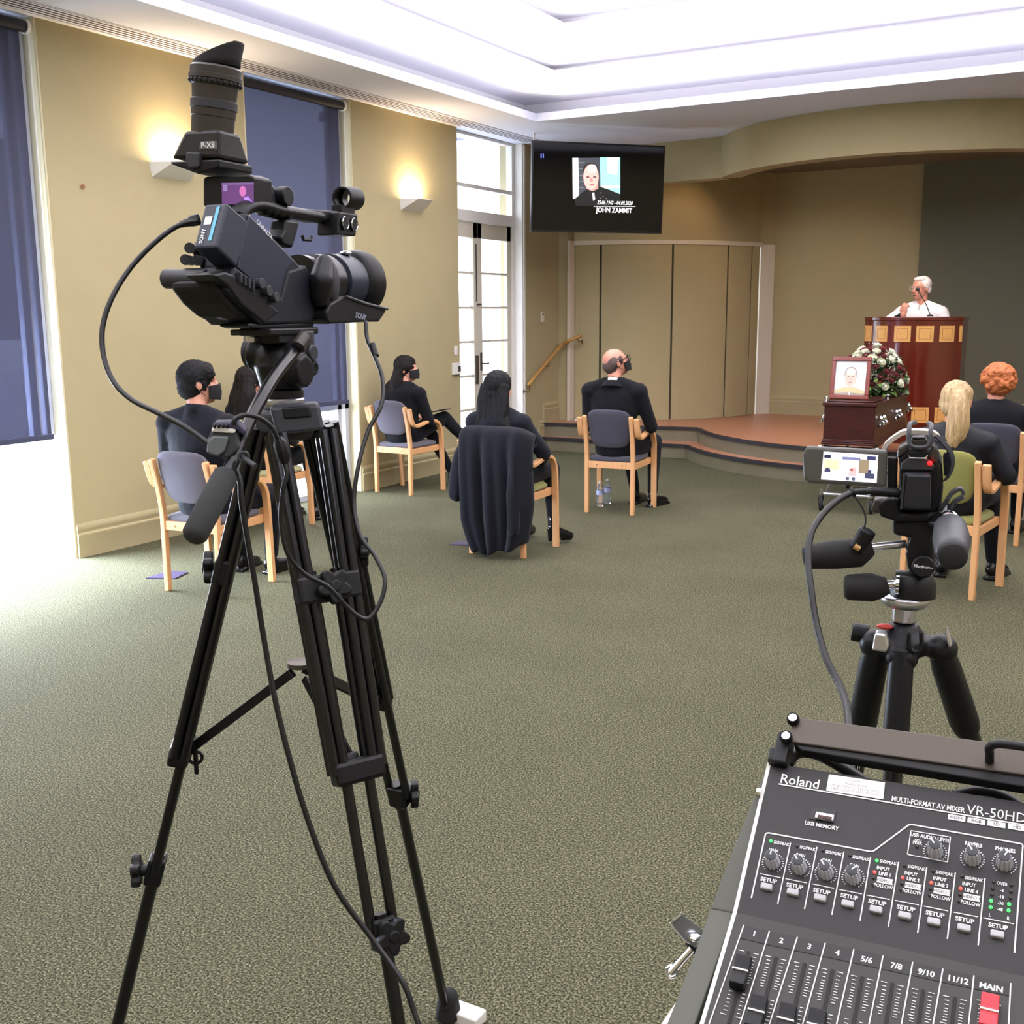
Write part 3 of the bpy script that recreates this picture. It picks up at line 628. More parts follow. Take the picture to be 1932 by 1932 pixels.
def seated(key, name_label, k=1.0, headpos=None, yaw=0, pitch=0, roll=0, sh=0.19, hk=1.0, lean=0.0, arms=None, legs=None, top=CLOTH, bottom=CLOTH, skin=SKIN, belly=0.12, vox=0.011, heel=False, thigh=0.078):
    """a seated figure laid out in its chair's frame: x right, y forward"""
    x, y, rz = CH[key][:3]; t = thing('person', name_label, 'person', (x, y, 0), radians(rz))
    a = -radians(rz)
    hc = rotz(headpos-Vector((x, y, 0)), a)          # head centre in the chair's frame
    H = Head(hc, yaw, pitch, roll, hk)
    px = 0.0; hip = Vector((px, 0.13, 0.53)); nb = Vector((hc.x*0.8, hc.y-0.035, hc.z-0.155*hk)); chest = hip.lerp(nb, 0.62); shc = Vector((nb.x, nb.y-0.005, nb.z-0.055))
    body = MB(); add_head(body, H)
    limb(body, [shc+Vector((0, 0, 0.0)), nb, H.p(0, -0.018, -0.05)], [0.062, 0.056*hk, 0.055*hk])
    def torso(mb, g):
        mb.ell(hip+Vector((0, 0.01, 0)), (0.165+g, 0.125+g, 0.11+g)); mb.ell(hip.lerp(nb, 0.32)+Vector((0, 0.01, 0)), (0.14+g, belly+g, 0.15+g))
        mb.ell(chest, (sh*0.86+g, 0.112+g, 0.19+g)); mb.ell(chest+Vector((0, 0, 0.07)), (sh*0.95+g, 0.10+g, 0.13+g))
        for s in (-1, 1):
            mb.ell(shc+Vector((s*(sh-0.02), 0, -0.015)), (0.068+g, 0.068+g, 0.062+g)); limb(mb, [shc+Vector((s*(sh-0.04), 0, 0.0)), shc+Vector((s*0.05, 0, 0.045))], [0.05+g, 0.05+g], 12)
    torso(body, -0.02)
    jk = MB(); torso(jk, 0.012)
    arms = arms or {}
    for s in (-1, 1):
        A = arms.get(s, {}); S0 = shc+Vector((s*(sh-0.01), 0, -0.02))
        el = Vector(A.get('el', (s*(sh+0.05), hc.y+0.02, 0.70))); wr = Vector(A.get('wr', (s*0.12, 0.34, 0.64)))
        limb(body, [S0, el, wr], [0.045, 0.036, 0.026], 12)
        cf = el.lerp(wr, 0.93)
        limb(jk, [S0, S0.lerp(el, 0.5), el, el.lerp(wr, 0.5), cf], [0.066, 0.058, 0.054, 0.048, 0.040], 12)
        add_hand(body, wr, A.get('f', (wr-el)+Vector((-s*0.08, 0.02, -0.06))), A.get('u', (0, 0, 1)), -s*1, 0.95, A.get('curl', 0.55))
    limb(jk, [shc+Vector((0, -0.01, 0.03)), nb+Vector((0, -0.012, -0.004))], [0.075, 0.066])
    tr = MB(); shoes = []
    tr.ell(hip+Vector((0, 0.01, -0.005)), (0.172, 0.135, 0.105))
    legs = legs or {}
    for s in (-1, 1):
        L = legs.get(s, {}); kn = Vector(L.get('kn', (s*0.12, 0.52, 0.53))); an = Vector(L.get('an', (s*0.12, 0.50, 0.10))); tf = Vector(L.get('f', (s*0.15, 1, 0)))
        tf.normalize()
        limb(tr, [hip+Vector((s*0.085, 0.02, -0.01)), hip.lerp(kn, 0.55)+Vector((s*0.03, 0, 0)), kn, kn.lerp(an, 0.4)+Vector((0, -0.008, 0)), an+(kn-an).normalized()*0.03], [0.092, thigh+0.002, 0.062, 0.055, 0.044 if not heel else 0.038], 14)
        limb(body, [hip+Vector((s*0.08, 0.02, 0)), kn, an], [0.06, 0.045, 0.032], 10)
        sm = MB(); up = Vector(L.get('u', (0, 0, 1))); up = (up-tf*up.dot(tf)).normalized(); r = tf.cross(up)
        if heel:
            an2 = an+Vector((0, 0, 0)); limb(sm, [an+up*0.06, an-up*0.01], [0.040, 0.040], 12)
            sm.tube([an-up*0.02, an+tf*0.06-up*0.045, an+tf*0.13-up*0.072, an+tf*0.17-up*0.076], [0.040, 0.036, 0.032, 0.018], 14)
            sm.tube([an-tf*0.025-up*0.0, an-tf*0.028-up*0.098], [0.024, 0.014], 10)
            sm.tube([an+tf*0.07-up*0.085, an+tf*0.16-up*0.094], [0.022, 0.02], 8)
        else:
            sm.ell(an-up*0.035-tf*0.01, (0.038, 0.05, 0.048), (r, tf, up)); sm.tube([an-up*0.045, an+tf*0.08-up*0.055, an+tf*0.16-up*0.065, an+tf*0.205-up*0.07], [0.044, 0.042, 0.037, 0.022], 14)
            sm.box(an+tf*0.075-up*0.09, (0.075, 0.26, 0.022), (r, tf, up)); limb(sm, [an+up*0.02, an-up*0.03], [0.036, 0.038], 10)
        shoes.append(sm)
    obj('body', blob(body, 0.0075, 2), skin, t, smooth='all')
    obj('jacket', blob(jk, vox, 4), top, t, smooth='all'); obj('trousers', blob(tr, vox, 4), bottom, t, smooth='all')
    for sm in shoes: obj('shoe', blob(sm, 0.007, 1), SHOE, t, smooth='all')
    return t, H, dict(nb=nb, shc=shc, hip=hip)
def mask_on(t, H, m=None):
    mb = MB(); N = 12; M = 9; g = []
    for j in range(M):
        v = -1+2*j/(M-1)
        for i in range(N+1):
            u = -1+2*i/N; a = u*1.25; z = -0.045+v*0.047*(1-0.25*abs(u)); r = 0.078+0.018*(1-abs(u))**0.8*(1-0.35*abs(v))
            g.append(H.p(r*sin(a)*0.94, 0.012+r*cos(a)*1.12, z))
    fs = [(j*(N+1)+i, j*(N+1)+i+1, (j+1)*(N+1)+i+1, (j+1)*(N+1)+i) for j in range(M-1) for i in range(N)]
    mb.add(g, fs); o = obj('face_mask', mb, m or mat('mask_black', (22, 22, 26), 0.9), t, smooth='all'); s = o.modifiers.new('s', 'SOLIDIFY'); s.thickness = 0.003
    for s in (-1, 1):
        obj('ear_loop', MB().tube(smooth_path([H.p(s*0.072, 0.035, -0.015), H.p(s*0.088, 0.0, 0.012), H.p(s*0.089, -0.028, 0.015), H.p(s*0.086, -0.03, -0.015), H.p(s*0.074, 0.02, -0.062)], 4), 0.0022, 6), mat('mask_black', (22, 22, 26), 0.9), t, smooth=True)
from mathutils import noise
def hair_blob(t, mb, m, vox=0.006, it=2, name='hair', fr=(55, 55, 5), amp=0.0055):
    """fused hair volume, combed into locks running down the head"""
    me = blob(mb, vox, it); n = [v.normal.copy() for v in me.vertices]
    for v, k in zip(me.vertices, n):
        c = v.co; f = noise.noise(Vector((c.x*fr[0], c.y*fr[1], c.z*fr[2])))+0.5*noise.noise(Vector((c.x*fr[0]*2.3+9, c.y*fr[1]*2.3, c.z*fr[2]*2.0)))
        v.co = c+k*(f*amp)
    return obj(name, me, m, t, smooth='all')
def cap(mb, H, g=0.008, back=0.0, low=-0.02):
    H.e(mb, (0, -0.022-back, 0.036), (0.080+g, 0.094+g, 0.088+g)); H.e(mb, (0, -0.048-back, low), (0.070+g, 0.064+g, 0.07))
def hp_(key, px, py, dy): return ony(px, py, CH[key][1]+dy)

# short-haired man in front of the big tripod, turned a little to the right
t, H, J = seated('m1', 'broad man with short black hair and mask, seated left of the large tripod', headpos=hp_('m1', 376, 724, 0.17), yaw=-42, sh=0.235, hk=1.08, belly=0.14, thigh=0.09,
    arms={-1: dict(el=(-0.27, 0.14, 0.68), wr=(-0.10, 0.36, 0.62)), 1: dict(el=(0.30, 0.20, 0.72), wr=(0.14, 0.42, 0.62))}, legs={1: dict(kn=(0.16, 0.60, 0.53), an=(0.10, 0.62, 0.10)), -1: dict(an=(-0.12, 0.60, 0.10))}, top=CLOTHN)
mb = MB(); cap(mb, H, 0.009); H.e(mb, (0, 0.03, 0.075), (0.072, 0.05, 0.045)); H.e(mb, (0, -0.06, -0.035), (0.066, 0.045, 0.055))
for s in (-1, 1): H.e(mb, (s*0.06, 0.03, 0.055), (0.024, 0.05, 0.045)); H.e(mb, (s*0.072, 0.018, 0.0), (0.010, 0.014, 0.04))
hair_blob(t, mb, HAIRK, fr=(90, 90, 60), amp=0.004); mask_on(t, H)
mb = MB(); mb.lathe(J['nb']+Vector((0, -0.005, -0.01)), (H.p(0, 0, 0)-J['nb']), [(0, 0.078), (0.03, 0.072), (0.055, 0.068)], 24); obj('collar', mb, CLOTHN, t, smooth='all')
# woman behind the tripod
t, H, J = seated('hid', 'person with long dark hair, mostly hidden behind the large tripod head', headpos=hp_('hid', 474, 722, 0.20), yaw=-25, sh=0.18, hk=0.97,
    arms={1: dict(el=(0.25, 0.2, 0.70), wr=(0.14, 0.46, 0.64))}, legs={1: dict(kn=(0.12, 0.58, 0.54), an=(0.16, 0.62, 0.10)), -1: dict(an=(-0.1, 0.6, 0.1))})
mb = MB(); cap(mb, H, 0.016)
for s in (-1, 0, 1):
    mb.tube(smooth_path([H.p(s*0.055, -0.05, 0.02), H.p(s*0.085, -0.07, -0.08), H.p(s*0.10-0.02, -0.09, -0.20), H.p(s*0.10-0.04, -0.09, -0.33)], 4), [0.055]*4+[0.062]*4+[0.058]*4+[0.035], 12)
hair_blob(t, mb, HAIRD); mask_on(t, H)
# woman by the wall, legs crossed, booklet in her lap
t, H, J = seated('l2', 'woman with long dark hair and black mask seated by the wall, legs crossed', headpos=hp_('l2', 768, 697, 0.22), yaw=-68, pitch=3, sh=0.175, hk=0.98,
    arms={-1: dict(el=(-0.22, 0.14, 0.68), wr=(0.0, 0.36, 0.68)), 1: dict(el=(0.235, 0.24, 0.67), wr=(0.10, 0.40, 0.69), f=(-0.6, 0.5, 0.1))},
    legs={1: dict(kn=(0.15, 0.60, 0.66), an=(0.36, 0.76, 0.38), f=(0.45, 0.8, -0.1)), -1: dict(kn=(-0.02, 0.56, 0.56), an=(0.16, 0.70, 0.115), f=(0.45, 0.9, 0))}, heel=True)
mb = MB(); cap(mb, H, 0.014); H.e(mb, (0, 0.02, 0.075), (0.075, 0.06, 0.045))
for s in (-1, 1): H.e(mb, (s*0.072, -0.018, 0.03), (0.022, 0.045, 0.055))
for s in (-1, -0.3, 0.4, 1):
    b = H.p(s*0.05, -0.06, 0.0); pts = smooth_path([b, H.p(s*0.065, -0.085, -0.09), Vector((H.c.x-0.10+s*0.05, H.c.y-0.09, H.c.z-0.20)), Vector((H.c.x-0.09+s*0.06, H.c.y-0.10, H.c.z-0.32))], 4)
    mb.tube(pts, [0.056]*4+[0.064]*4+[0.060]*4+[0.034], 12)
hair_blob(t, mb, HAIRD); mask_on(t, H)
q = rotz(Vector((0.17, 0.50, 0.735)), radians(CH['l2'][2]))+Vector((CH['l2'][0], CH['l2'][1], 0))
single('booklet', MB().box(q, (0.15, 0.21, 0.006), (Vector((0.95, 0.2, 0.2)).normalized(), Vector((-0.2, 0.95, -0.05)).normalized(), Vector((-0.2, 0, 1)).normalized())), mat('booklet_brown', (62, 50, 56), 0.5), 'dark booklet resting in the lap of the woman by the wall', 'booklet')
# woman with straight long hair, back view, in front of the coat
t, H, J = seated('w', 'woman with long straight black hair seen from behind in the coat-draped chair', headpos=hp_('w', 942, 735, 0.16), yaw=-8, sh=0.19, hk=0.99,
    arms={-1: dict(el=(-0.23, 0.16, 0.68)), 1: dict(el=(0.255, 0.20, 0.70), wr=(0.14, 0.42, 0.62))},
    legs={1: dict(kn=(0.13, 0.60, 0.54), an=(0.19, 0.50, 0.125), f=(0.5, 0.85, 0)), -1: dict(kn=(-0.1, 0.58, 0.54), an=(-0.05, 0.56, 0.125))}, heel=True, top=CLOTHN)
mb = MB(); cap(mb, H, 0.012); H.e(mb, (0, 0.01, 0.07), (0.075, 0.07, 0.05))
for s in (-1, -0.5, 0, 0.5, 1):
    pts = smooth_path([H.p(s*0.062, -0.045, 0.03), H.p(s*0.078, -0.075, -0.07), H.p(s*0.093+0.01, -0.085, -0.18), H.p(s*0.125+0.015, -0.09, -0.27), H.p(s*0.135+0.025, -0.09, -0.36)], 4)
    mb.tube(pts, [0.047]*4+[0.046]*4+[0.044]*4+[0.040]*4+[0.026], 12)
hair_blob(t, mb, HAIRK)
# bald man looking up
t, H, J = seated('bald', 'bald man in a black suit with glasses and mask, looking up to the right', headpos=hp_('bald', 1162, 684, 0.15), yaw=-48, pitch=16, sh=0.225, hk=1.03, belly=0.14, skin=SKINP, thigh=0.088,
    arms={-1: dict(el=(-0.25, 0.16, 0.70)), 1: dict(el=(0.285, 0.20, 0.71), wr=(0.16, 0.44, 0.64))}, legs={1: dict(kn=(0.20, 0.58, 0.55), an=(0.22, 0.47, 0.10), f=(0.35, 1, 0)), -1: dict(kn=(-0.05, 0.56, 0.54), an=(0.04, 0.55, 0.10), f=(0.1, 1, 0))})
mb = MB(); H.e(mb, (0, -0.064, -0.010), (0.074, 0.048, 0.056)); H.e(mb, (0, -0.045, -0.05), (0.060, 0.050, 0.035))
for s in (-1, 1): H.e(mb, (s*0.056, -0.035, 0.012), (0.030, 0.054, 0.048)); H.e(mb, (s*0.066, 0.018, 0.02), (0.014, 0.022, 0.034))
hair_blob(t, mb, HAIRS, 0.005, 1, fr=(120, 120, 90), amp=0.002); mask_on(t, H)
mb = MB()
for s in (-1, 1): mb.tube([H.p(s*0.081, 0.085, 0.022), H.p(s*0.083, 0.0, 0.018), H.p(s*0.078, -0.02, -0.01)], 0.0035, 8); mb.ring(H.p(s*0.036, 0.102, 0.012), H.ax[1], 0.026, 0.003, 20, 6)
mb.cyl(H.p(-0.012, 0.105, 0.016), H.p(0.012, 0.105, 0.016), 0.003, seg=8); mb.cyl(H.p(-0.06, 0.102, 0.022), H.p(-0.081, 0.085, 0.022), 0.003, seg=8); mb.cyl(H.p(0.06, 0.102, 0.022), H.p(0.081, 0.085, 0.022), 0.003, seg=8)
obj('glasses', mb, BLKG, t, smooth=True)
obj('shirt_collar', MB().lathe(J['nb']+Vector((0.0, 0.004, 0.012)), H.c-J['nb'], [(-0.01, 0.076), (0.018, 0.066)], 24), GLOSSW, t, smooth=True)
obj('jacket_collar', MB().lathe(J['nb']+Vector((0.0, -0.008, -0.02)), H.c-J['nb'], [(-0.02, 0.11), (0.02, 0.086), (0.030, 0.076), (0.032, 0.066)], 24), CLOTH, t, smooth=True)
# blonde ponytail
t, H, J = seated('pony', 'woman with a long blonde ponytail and dark leather jacket, seen from behind', headpos=hp_('pony', 1806, 760, 0.22), yaw=-4, pitch=-6, sh=0.20, hk=1.0, skin=SKINP,
    arms={-1: dict(el=(-0.27, 0.20, 0.68)), 1: dict(el=(0.29, 0.22, 0.70), wr=(0.12, 0.44, 0.64))}, legs={1: dict(kn=(0.13, 0.58, 0.54), an=(0.16, 0.60, 0.10))}, top=LEATH)
mb = MB(); cap(mb, H, 0.008); H.e(mb, (0, 0.02, 0.06), (0.076, 0.07, 0.055))
for s in (-1, 1): H.e(mb, (s*0.055, -0.035, 0.0), (0.032, 0.055, 0.06))
hair_blob(t, mb, HAIRB, 0.007, 1)
pts = smooth_path([H.p(0.030, -0.090, 0.055), H.p(0.052, -0.130, 0.035), H.p(0.062, -0.140, -0.04), H.p(0.062, -0.130, -0.12), H.p(0.050, -0.12, -0.20), H.p(0.040, -0.115, -0.275)], 4)
mb = MB().tube(pts, [0.022, .026, .03, .036, .041, .046, .050, .054, .057, .059, .061, .062, .062, .061, .060, .058, .054, .047, .038, .026, .010], 16)
hair_blob(t, mb, HAIRB, 0.006, 1, 'ponytail')
obj('hair_tie', MB().ring(H.p(0.030, -0.100, 0.05), H.ax[1], 0.023, 0.005), CLOTH, t, smooth=True)
obj('jacket_collar', MB().lathe(J['nb']+Vector((0.0, -0.01, -0.06)), (0, 0.05, 1), [(0, 0.135), (0.03, 0.115), (0.045, 0.085), (0.04, 0.06)], 24), LEATH, t, smooth=True)
# ginger hair
t, H, J = seated('ging', 'person with curly ginger hair and black top at the right edge, seen from behind', headpos=hp_('ging', 1880, 722, 0.22), yaw=30, sh=0.225, hk=1.02, skin=SKINP, belly=0.15)
mb = MB(); cap(mb, H, 0.022)
rnd = random.Random(5)
for i in range(90):
    a = rnd.uniform(0, 2*pi); z = rnd.uniform(-0.45, 1); r = sqrt(max(0, 1-z*z)); p = Vector((cos(a)*r*0.098, -0.03+sin(a)*r*0.105, 0.02+z*0.10))
    if p.y > 0.04 and p.z < 0.06: continue
    H.e(mb, tuple(p), (rnd.uniform(.018, .028),)*3)
hair_blob(t, mb, HAIRR, 0.006, 1, fr=(60, 60, 60), amp=0.006)
# --- coat over the chair
x, y, rz, *_r = CH['w']
mb = MB(); NU, NV = 48, 40; g = []; rnd = random.Random(3)
prof = [(0.04, 0.70), (0.035, 0.80), (0.0, 0.868), (-0.06, 0.885), (-0.115, 0.86), (-0.14, 0.78), (-0.145, 0.66), (-0.14, 0.52), (-0.135, 0.38), (-0.125, 0.24), (-0.115, 0.12), (-0.11, 0.035)]
PP = smooth_path([(0, a, b) for a, b in prof], 4)
for j, p in enumerate(PP):
    v = j/(len(PP)-1); dn = max(0, v-0.3)/0.7
    wl = 0.20+0.06*min(1, v/0.35)-0.09*max(0, dn-0.72)/0.28 if True else 0; wr = 0.225+0.055*min(1, v/0.35)-0.09*max(0, dn-0.6)/0.4
    for i in range(NU+1):
        u = -1+2*i/NU; xx = (u*wl if u < 0 else u*wr)+0.012*dn
        edge = max(0, abs(u)-0.72)/0.28
        fold = (0.020*sin(u*9+1.2*v)+0.012*sin(u*17+2.0))*min(1, dn*2.2)
        zz = p.z-0.05*edge*edge*(1 if v < 0.55 else 0)-0.012*abs(u)**3+(0.09*max(0, u)**1.5+0.02*sin(u*7))*max(0, dn-0.85)/0.15
        yy = p.y-fold+edge**2*0.10*(1 if 0.1 < v else 0.3)
        g.append(Vector((xx, yy, max(zz, 0.012))))
fs = [(j*(NU+1)+i, j*(NU+1)+i+1, (j+1)*(NU+1)+i+1, (j+1)*(NU+1)+i) for j in range(len(PP)-1) for i in range(NU)]
ct = thing('coat', 'long black coat draped over the back of the middle chair, hanging to the carpet', 'coat', (x, y, 0), radians(rz))
o = obj('coat_body', MB().add(g, fs), CLOTHN, ct, smooth='all'); s = o.modifiers.new('s', 'SOLIDIFY'); s.thickness = 0.012; s.offset = 1
mb = MB(); limb(mb, [(-0.19, -0.03, 0.80), (-0.245, -0.05, 0.68), (-0.262, -0.07, 0.55), (-0.268, -0.08, 0.43)], [0.05, 0.056, 0.06, 0.062], 16)
obj('sleeve', blob(mb, 0.012, 3), CLOTHN, ct, smooth='all')
mb = MB(); limb(mb, [(0.18, -0.05, 0.80), (0.20, -0.11, 0.66), (0.195, -0.14, 0.45), (0.20, -0.15, 0.22)], [0.042, 0.05, 0.05, 0.042], 16)
obj('sleeve', blob(mb, 0.012, 3), CLOTHN, ct, smooth='all')
# --- things on the carpet
q = [onz(*p) for p in ((275, 1092), (322, 1078), (355, 1081), (330, 1093))]
single('booklet', MB().prism([v+Vector((0, 0, 0.001)) for v in q], (0, 0, 0.006)), mat('purple_card', (54, 44, 76), 0.6), 'purple booklet lying on the carpet beside the front left chair leg', 'booklet')
q = [onz(*p) for p in ((848, 1029), (868, 1022), (905, 1024), (900, 1031))]
single('booklet', MB().prism([v+Vector((0, 0, 0.001)) for v in q], (0, 0, 0.008)), mat('dark_purple_card', (52, 44, 70), 0.6), 'dark booklet lying on the carpet under the hanging coat', 'booklet')
WATER = mat('clear_bottle_plastic', (225, 235, 245), 0.08, trans=0.9)
def bottle(p, label, lab=True):
    t = thing('water_bottle', label, 'bottle', p, group='water bottles under the bald man\'s chair')
    prof = [(0, 0.028), (0.004, 0.032), (0.03, 0.032), (0.035, 0.0295), (0.04, 0.032), (0.12, 0.032), (0.125, 0.030), (0.13, 0.032), (0.15, 0.031), (0.175, 0.022), (0.19, 0.013), (0.20, 0.0125)]
    obj('bottle_body', MB().lathe((0, 0, 0.001), (0, 0, 1), prof, 24), WATER, t, smooth='all')
    obj('cap', MB().lathe((0, 0, 0.198), (0, 0, 1), [(0, 0.0145), (0.016, 0.0145), (0.018, 0.012)], 20), GLOSSW, t, smooth=True)
    obj('label_band', MB().lathe((0, 0, 0.10), (0, 0, 1), [(0, 0.0325), (0.04, 0.0325)], 24, cap=False), mat('bottle_label_blue', (60, 92, 190), 0.4, var=0.9, vscale=70, rgb2=(225, 230, 240)), t, smooth='all')
bottle(onz(1132, 955), 'clear water bottle with blue and white band, left of two under the chair')
q = onz(1146, 950); q.x += 0.0; bottle(q, 'clear water bottle partly behind the other one under the bald man\'s chair')
# ================================================================ LECTERN, PRIEST, COFFIN
LX, LY = -2.02, 11.62
t = thing('lectern', 'tall curved mahogany lectern with square maple inlays on the stage', 'lectern', (LX, LY, Z2))
LR = 0.62; half = 49
def lf(a, r=0.0, dy=0.0): return Vector(((LR+r)*sin(radians(a)), 0.40-(LR+r)*cos(radians(a))+dy, 0))
def lstrip(a0, a1, z0, z1, r0, th, n=24):
    mb = MB(); P = [lf(a0+(a1-a0)*i/n, r0) for i in range(n+1)]; Q = [lf(a0+(a1-a0)*i/n, r0-th) for i in range(n+1)]
    mb.prism([Vector((p.x, p.y, z0)) for p in P]+[Vector((p.x, p.y, z0)) for p in reversed(Q)], (0, 0, z1-z0)); return mb
obj('front_panel', lstrip(-half, half, 0.0, 1.215, 0.0, 0.035), ROSEW, t, smooth=True, angle=50)
top = [lf(-half+i*(2*half)/24, 0.008) for i in range(25)]
obj('top', MB().prism([Vector((p.x, p.y, 1.215)) for p in top]+[Vector((0.475, 0.36, 1.215)), Vector((-0.475, 0.36, 1.215))], (0, 0, 0.036)), ROSEW, t, bevel=0.006)
for s in (-1, 1): obj('side_panel', MB().b2((s*0.455-0.012, 0.0, 0.0), (s*0.455+0.012, 0.34, 1.215)), ROSEW, t)
for row, (z0, z1, hs) in enumerate(((1.010, 1.165, 1), (0.215, 0.37, 1))):
    for a in (-43, -26, -5.5, 14.0, 33.5, 47):
        w = {-43: 5.2, -26: 6.4, -5.5: 7.4, 14.0: 7.5, 33.5: 6.8, 47: 1.6}[a]
        q = obj('inlay', lstrip(a-w, a+w, z0, z1, 0.003, 0.006, 6), MAPLE, t, smooth=True)
        if w > 4:
            mb = MB()
            for e0, e1, y0, y1 in ((a-w*.66, a+w*.66, z0+.025, z0+.029), (a-w*.66, a+w*.66, z1-.029, z1-.025), (a-w*.68, a-w*.62, z0+.025, z1-.025), (a+w*.62, a+w*.68, z0+.025, z1-.025)):
                k = lstrip(e0, e1, y0, y1, 0.0042, 0.002, 4); mb.add(k.v, k.f)
            obj('inlay_line', mb, mat('inlay_line_brown', (150, 96, 44), 0.4), q)
mc = thing('microphone', 'slim black gooseneck microphone rising from the lectern top', 'microphone', (LX+0.17, LY, Z2+1.251))
a0 = ony(1755, 594, LY); a1 = ony(1732, 549, LY-0.02)
obj('base', MB().lathe(a0-Vector((0, 0, 0.015)), (0, 0, 1), [(0, 0.03), (0.015, 0.028), (0.02, 0.012)]), BLK, mc, world=True, smooth=True)
obj('gooseneck', MB().tube(smooth_path([a0, a0.lerp(a1, 0.5)+Vector((0.012, 0, 0)), a1], 5), 0.0045, 8), BLK, mc, world=True, smooth=True)
obj('capsule', MB().ell(a1+Vector((0.003, 0, 0.012)), (0.013, 0.013, 0.02)).ell(ony(1730, 546, LY-0.02), (0.014, 0.014, 0.017)), FOAM, mc, world=True, smooth='all')
# --- priest behind the lectern
PX, PY = ony(1740, 560, 12.16).x, 12.16
t = thing('person', 'person with white hair and white vestment speaking behind the lectern, hand raised', 'person', (PX, PY, Z2))
hc = ony(1737, 545, PY)-Vector((PX, PY, Z2)); H = Head(hc, 180-33, -4, 0, 1.0)
body = MB(); add_head(body, H); nb = Vector((hc.x*0.8+0.01, hc.y+0.03, hc.z-0.155))
limb(body, [nb-Vector((0, 0, 0.05)), nb, H.p(0, -0.02, -0.05)], [0.06, 0.06, 0.058])
rob = MB(); sh = 0.20; shc = nb-Vector((0, 0, 0.075))
def ptorso(mb, g):
    mb.ell(shc-Vector((0, 0, 0.17)), (0.18+g, 0.125+g, 0.23+g)); mb.ell(shc-Vector((0, 0, 0.42)), (0.16+g, 0.125+g, 0.2+g))
    for s in (-1, 1): limb(mb, [shc+Vector((s*(sh-0.01), 0, -0.03)), shc+Vector((s*0.05, 0, 0.04))], [0.07+g, 0.055+g], 12)
ptorso(body, -0.02); ptorso(rob, 0.02)
for s in (-1, 1): limb(body, [(s*0.09, 0, 0.92), (s*0.1, 0.02, 0.50), (s*0.1, 0.0, 0.09)], [0.085, 0.055, 0.038], 12); body.tube([(s*0.1, 0.02, 0.05), (s*0.11, -0.16, 0.035)], [0.045, 0.035], 10)
W0 = ony(1705, 594, PY-0.26)-Vector((PX, PY, Z2)); SL = shc+Vector((-sh, 0, -0.03)); EL = Vector((-0.33, -0.10, W0.z-0.13))
limb(body, [SL, EL, W0], [0.045, 0.036, 0.027]); add_hand(body, W0, (0.08, -0.12, 1), (-0.5, -0.9, 0.1), -1, 1.0, 1.05)
SR = shc+Vector((sh, 0, -0.03)); ER = Vector((0.28, -0.06, shc.z-0.32)); WR = Vector((0.20, -0.26, 1.0)); limb(body, [SR, ER, WR], [0.045, 0.036, 0.027]); add_hand(body, WR, (-0.3, -0.8, -0.2), (0, 0, 1), 1, 1.0, 0.4)
limb(rob, [SL, SL.lerp(EL, 0.6), EL], [0.075, 0.085, 0.09]); limb(rob, [SR, ER, ER.lerp(WR, 0.8)], [0.078, 0.08, 0.075])
rob.lathe((0, 0, 0.10), (0, 0, 1), [(0, 0.27), (0.5, 0.23), (0.9, 0.20)], 24, sc=(1, 0.7)); rob.tube([nb-Vector((0, 0, 0.07)), nb-Vector((0, 0, 0.022))], [0.085, 0.07], 16)
obj('body', blob(body, 0.0065, 1), SKINP, t, smooth='all')
obj('vestment', blob(rob, 0.011, 4), mat('white_vestment', (236, 232, 236), 0.85, bump=0.2, bscale=200), t, smooth='all')
obj('black_cuff', MB().tube([EL.lerp(W0, 0.45), EL.lerp(W0, 0.93)], [0.05, 0.036], 16), CLOTH, t, smooth=True)
mb = MB(); H.e(mb, (0, -0.030, 0.046), (0.086, 0.092, 0.086)); H.e(mb, (0, -0.06, 0.0), (0.078, 0.055, 0.06)); H.e(mb, (0, 0.018, 0.100), (0.064, 0.046, 0.026))
for s in (-1, 1): H.e(mb, (s*0.072, -0.02, 0.04), (0.022, 0.046, 0.05)); H.e(mb, (s*0.076, -0.038, -0.012), (0.014, 0.024, 0.035))
hair_blob(t, mb, HAIRW, 0.005, 1, fr=(90, 90, 40), amp=0.004)
obj('mouth', MB().ell(H.p(0, 0.086, -0.061), (0.017, 0.006, 0.006), H.ax), mat('mouth_dark', (96, 42, 38), 0.5), t, smooth='all')
mb = MB()
for s in (-1, 1): mb.ell(H.p(s*0.031, 0.083, 0.012), (0.010, 0.004, 0.005), H.ax)
obj('eyes', mb, mat('eye_dark', (70, 50, 44), 0.3), t, smooth='all')
mb = MB()
for s in (-1, 1): mb.ring(H.p(s*0.034, 0.098, 0.010), H.ax[1], 0.022, 0.0022, 20, 6); mb.tube([H.p(s*0.056, 0.096, 0.016), H.p(s*0.083, 0.0, 0.012)], 0.0014, 6)
mb.cyl(H.p(-0.012, 0.101, 0.013), H.p(0.012, 0.101, 0.013), 0.0014, seg=6); obj('glasses', mb, mat('glasses_silver', (220, 200, 190), 0.25, metal=0.8), t, smooth=True)
obj('neck_slit', MB().box(ony(1734, 580, PY-0.16)-Vector((PX, PY, Z2)), (0.006, 0.006, 0.05)), mat('grey_mark', (130, 120, 120), 0.7), t)
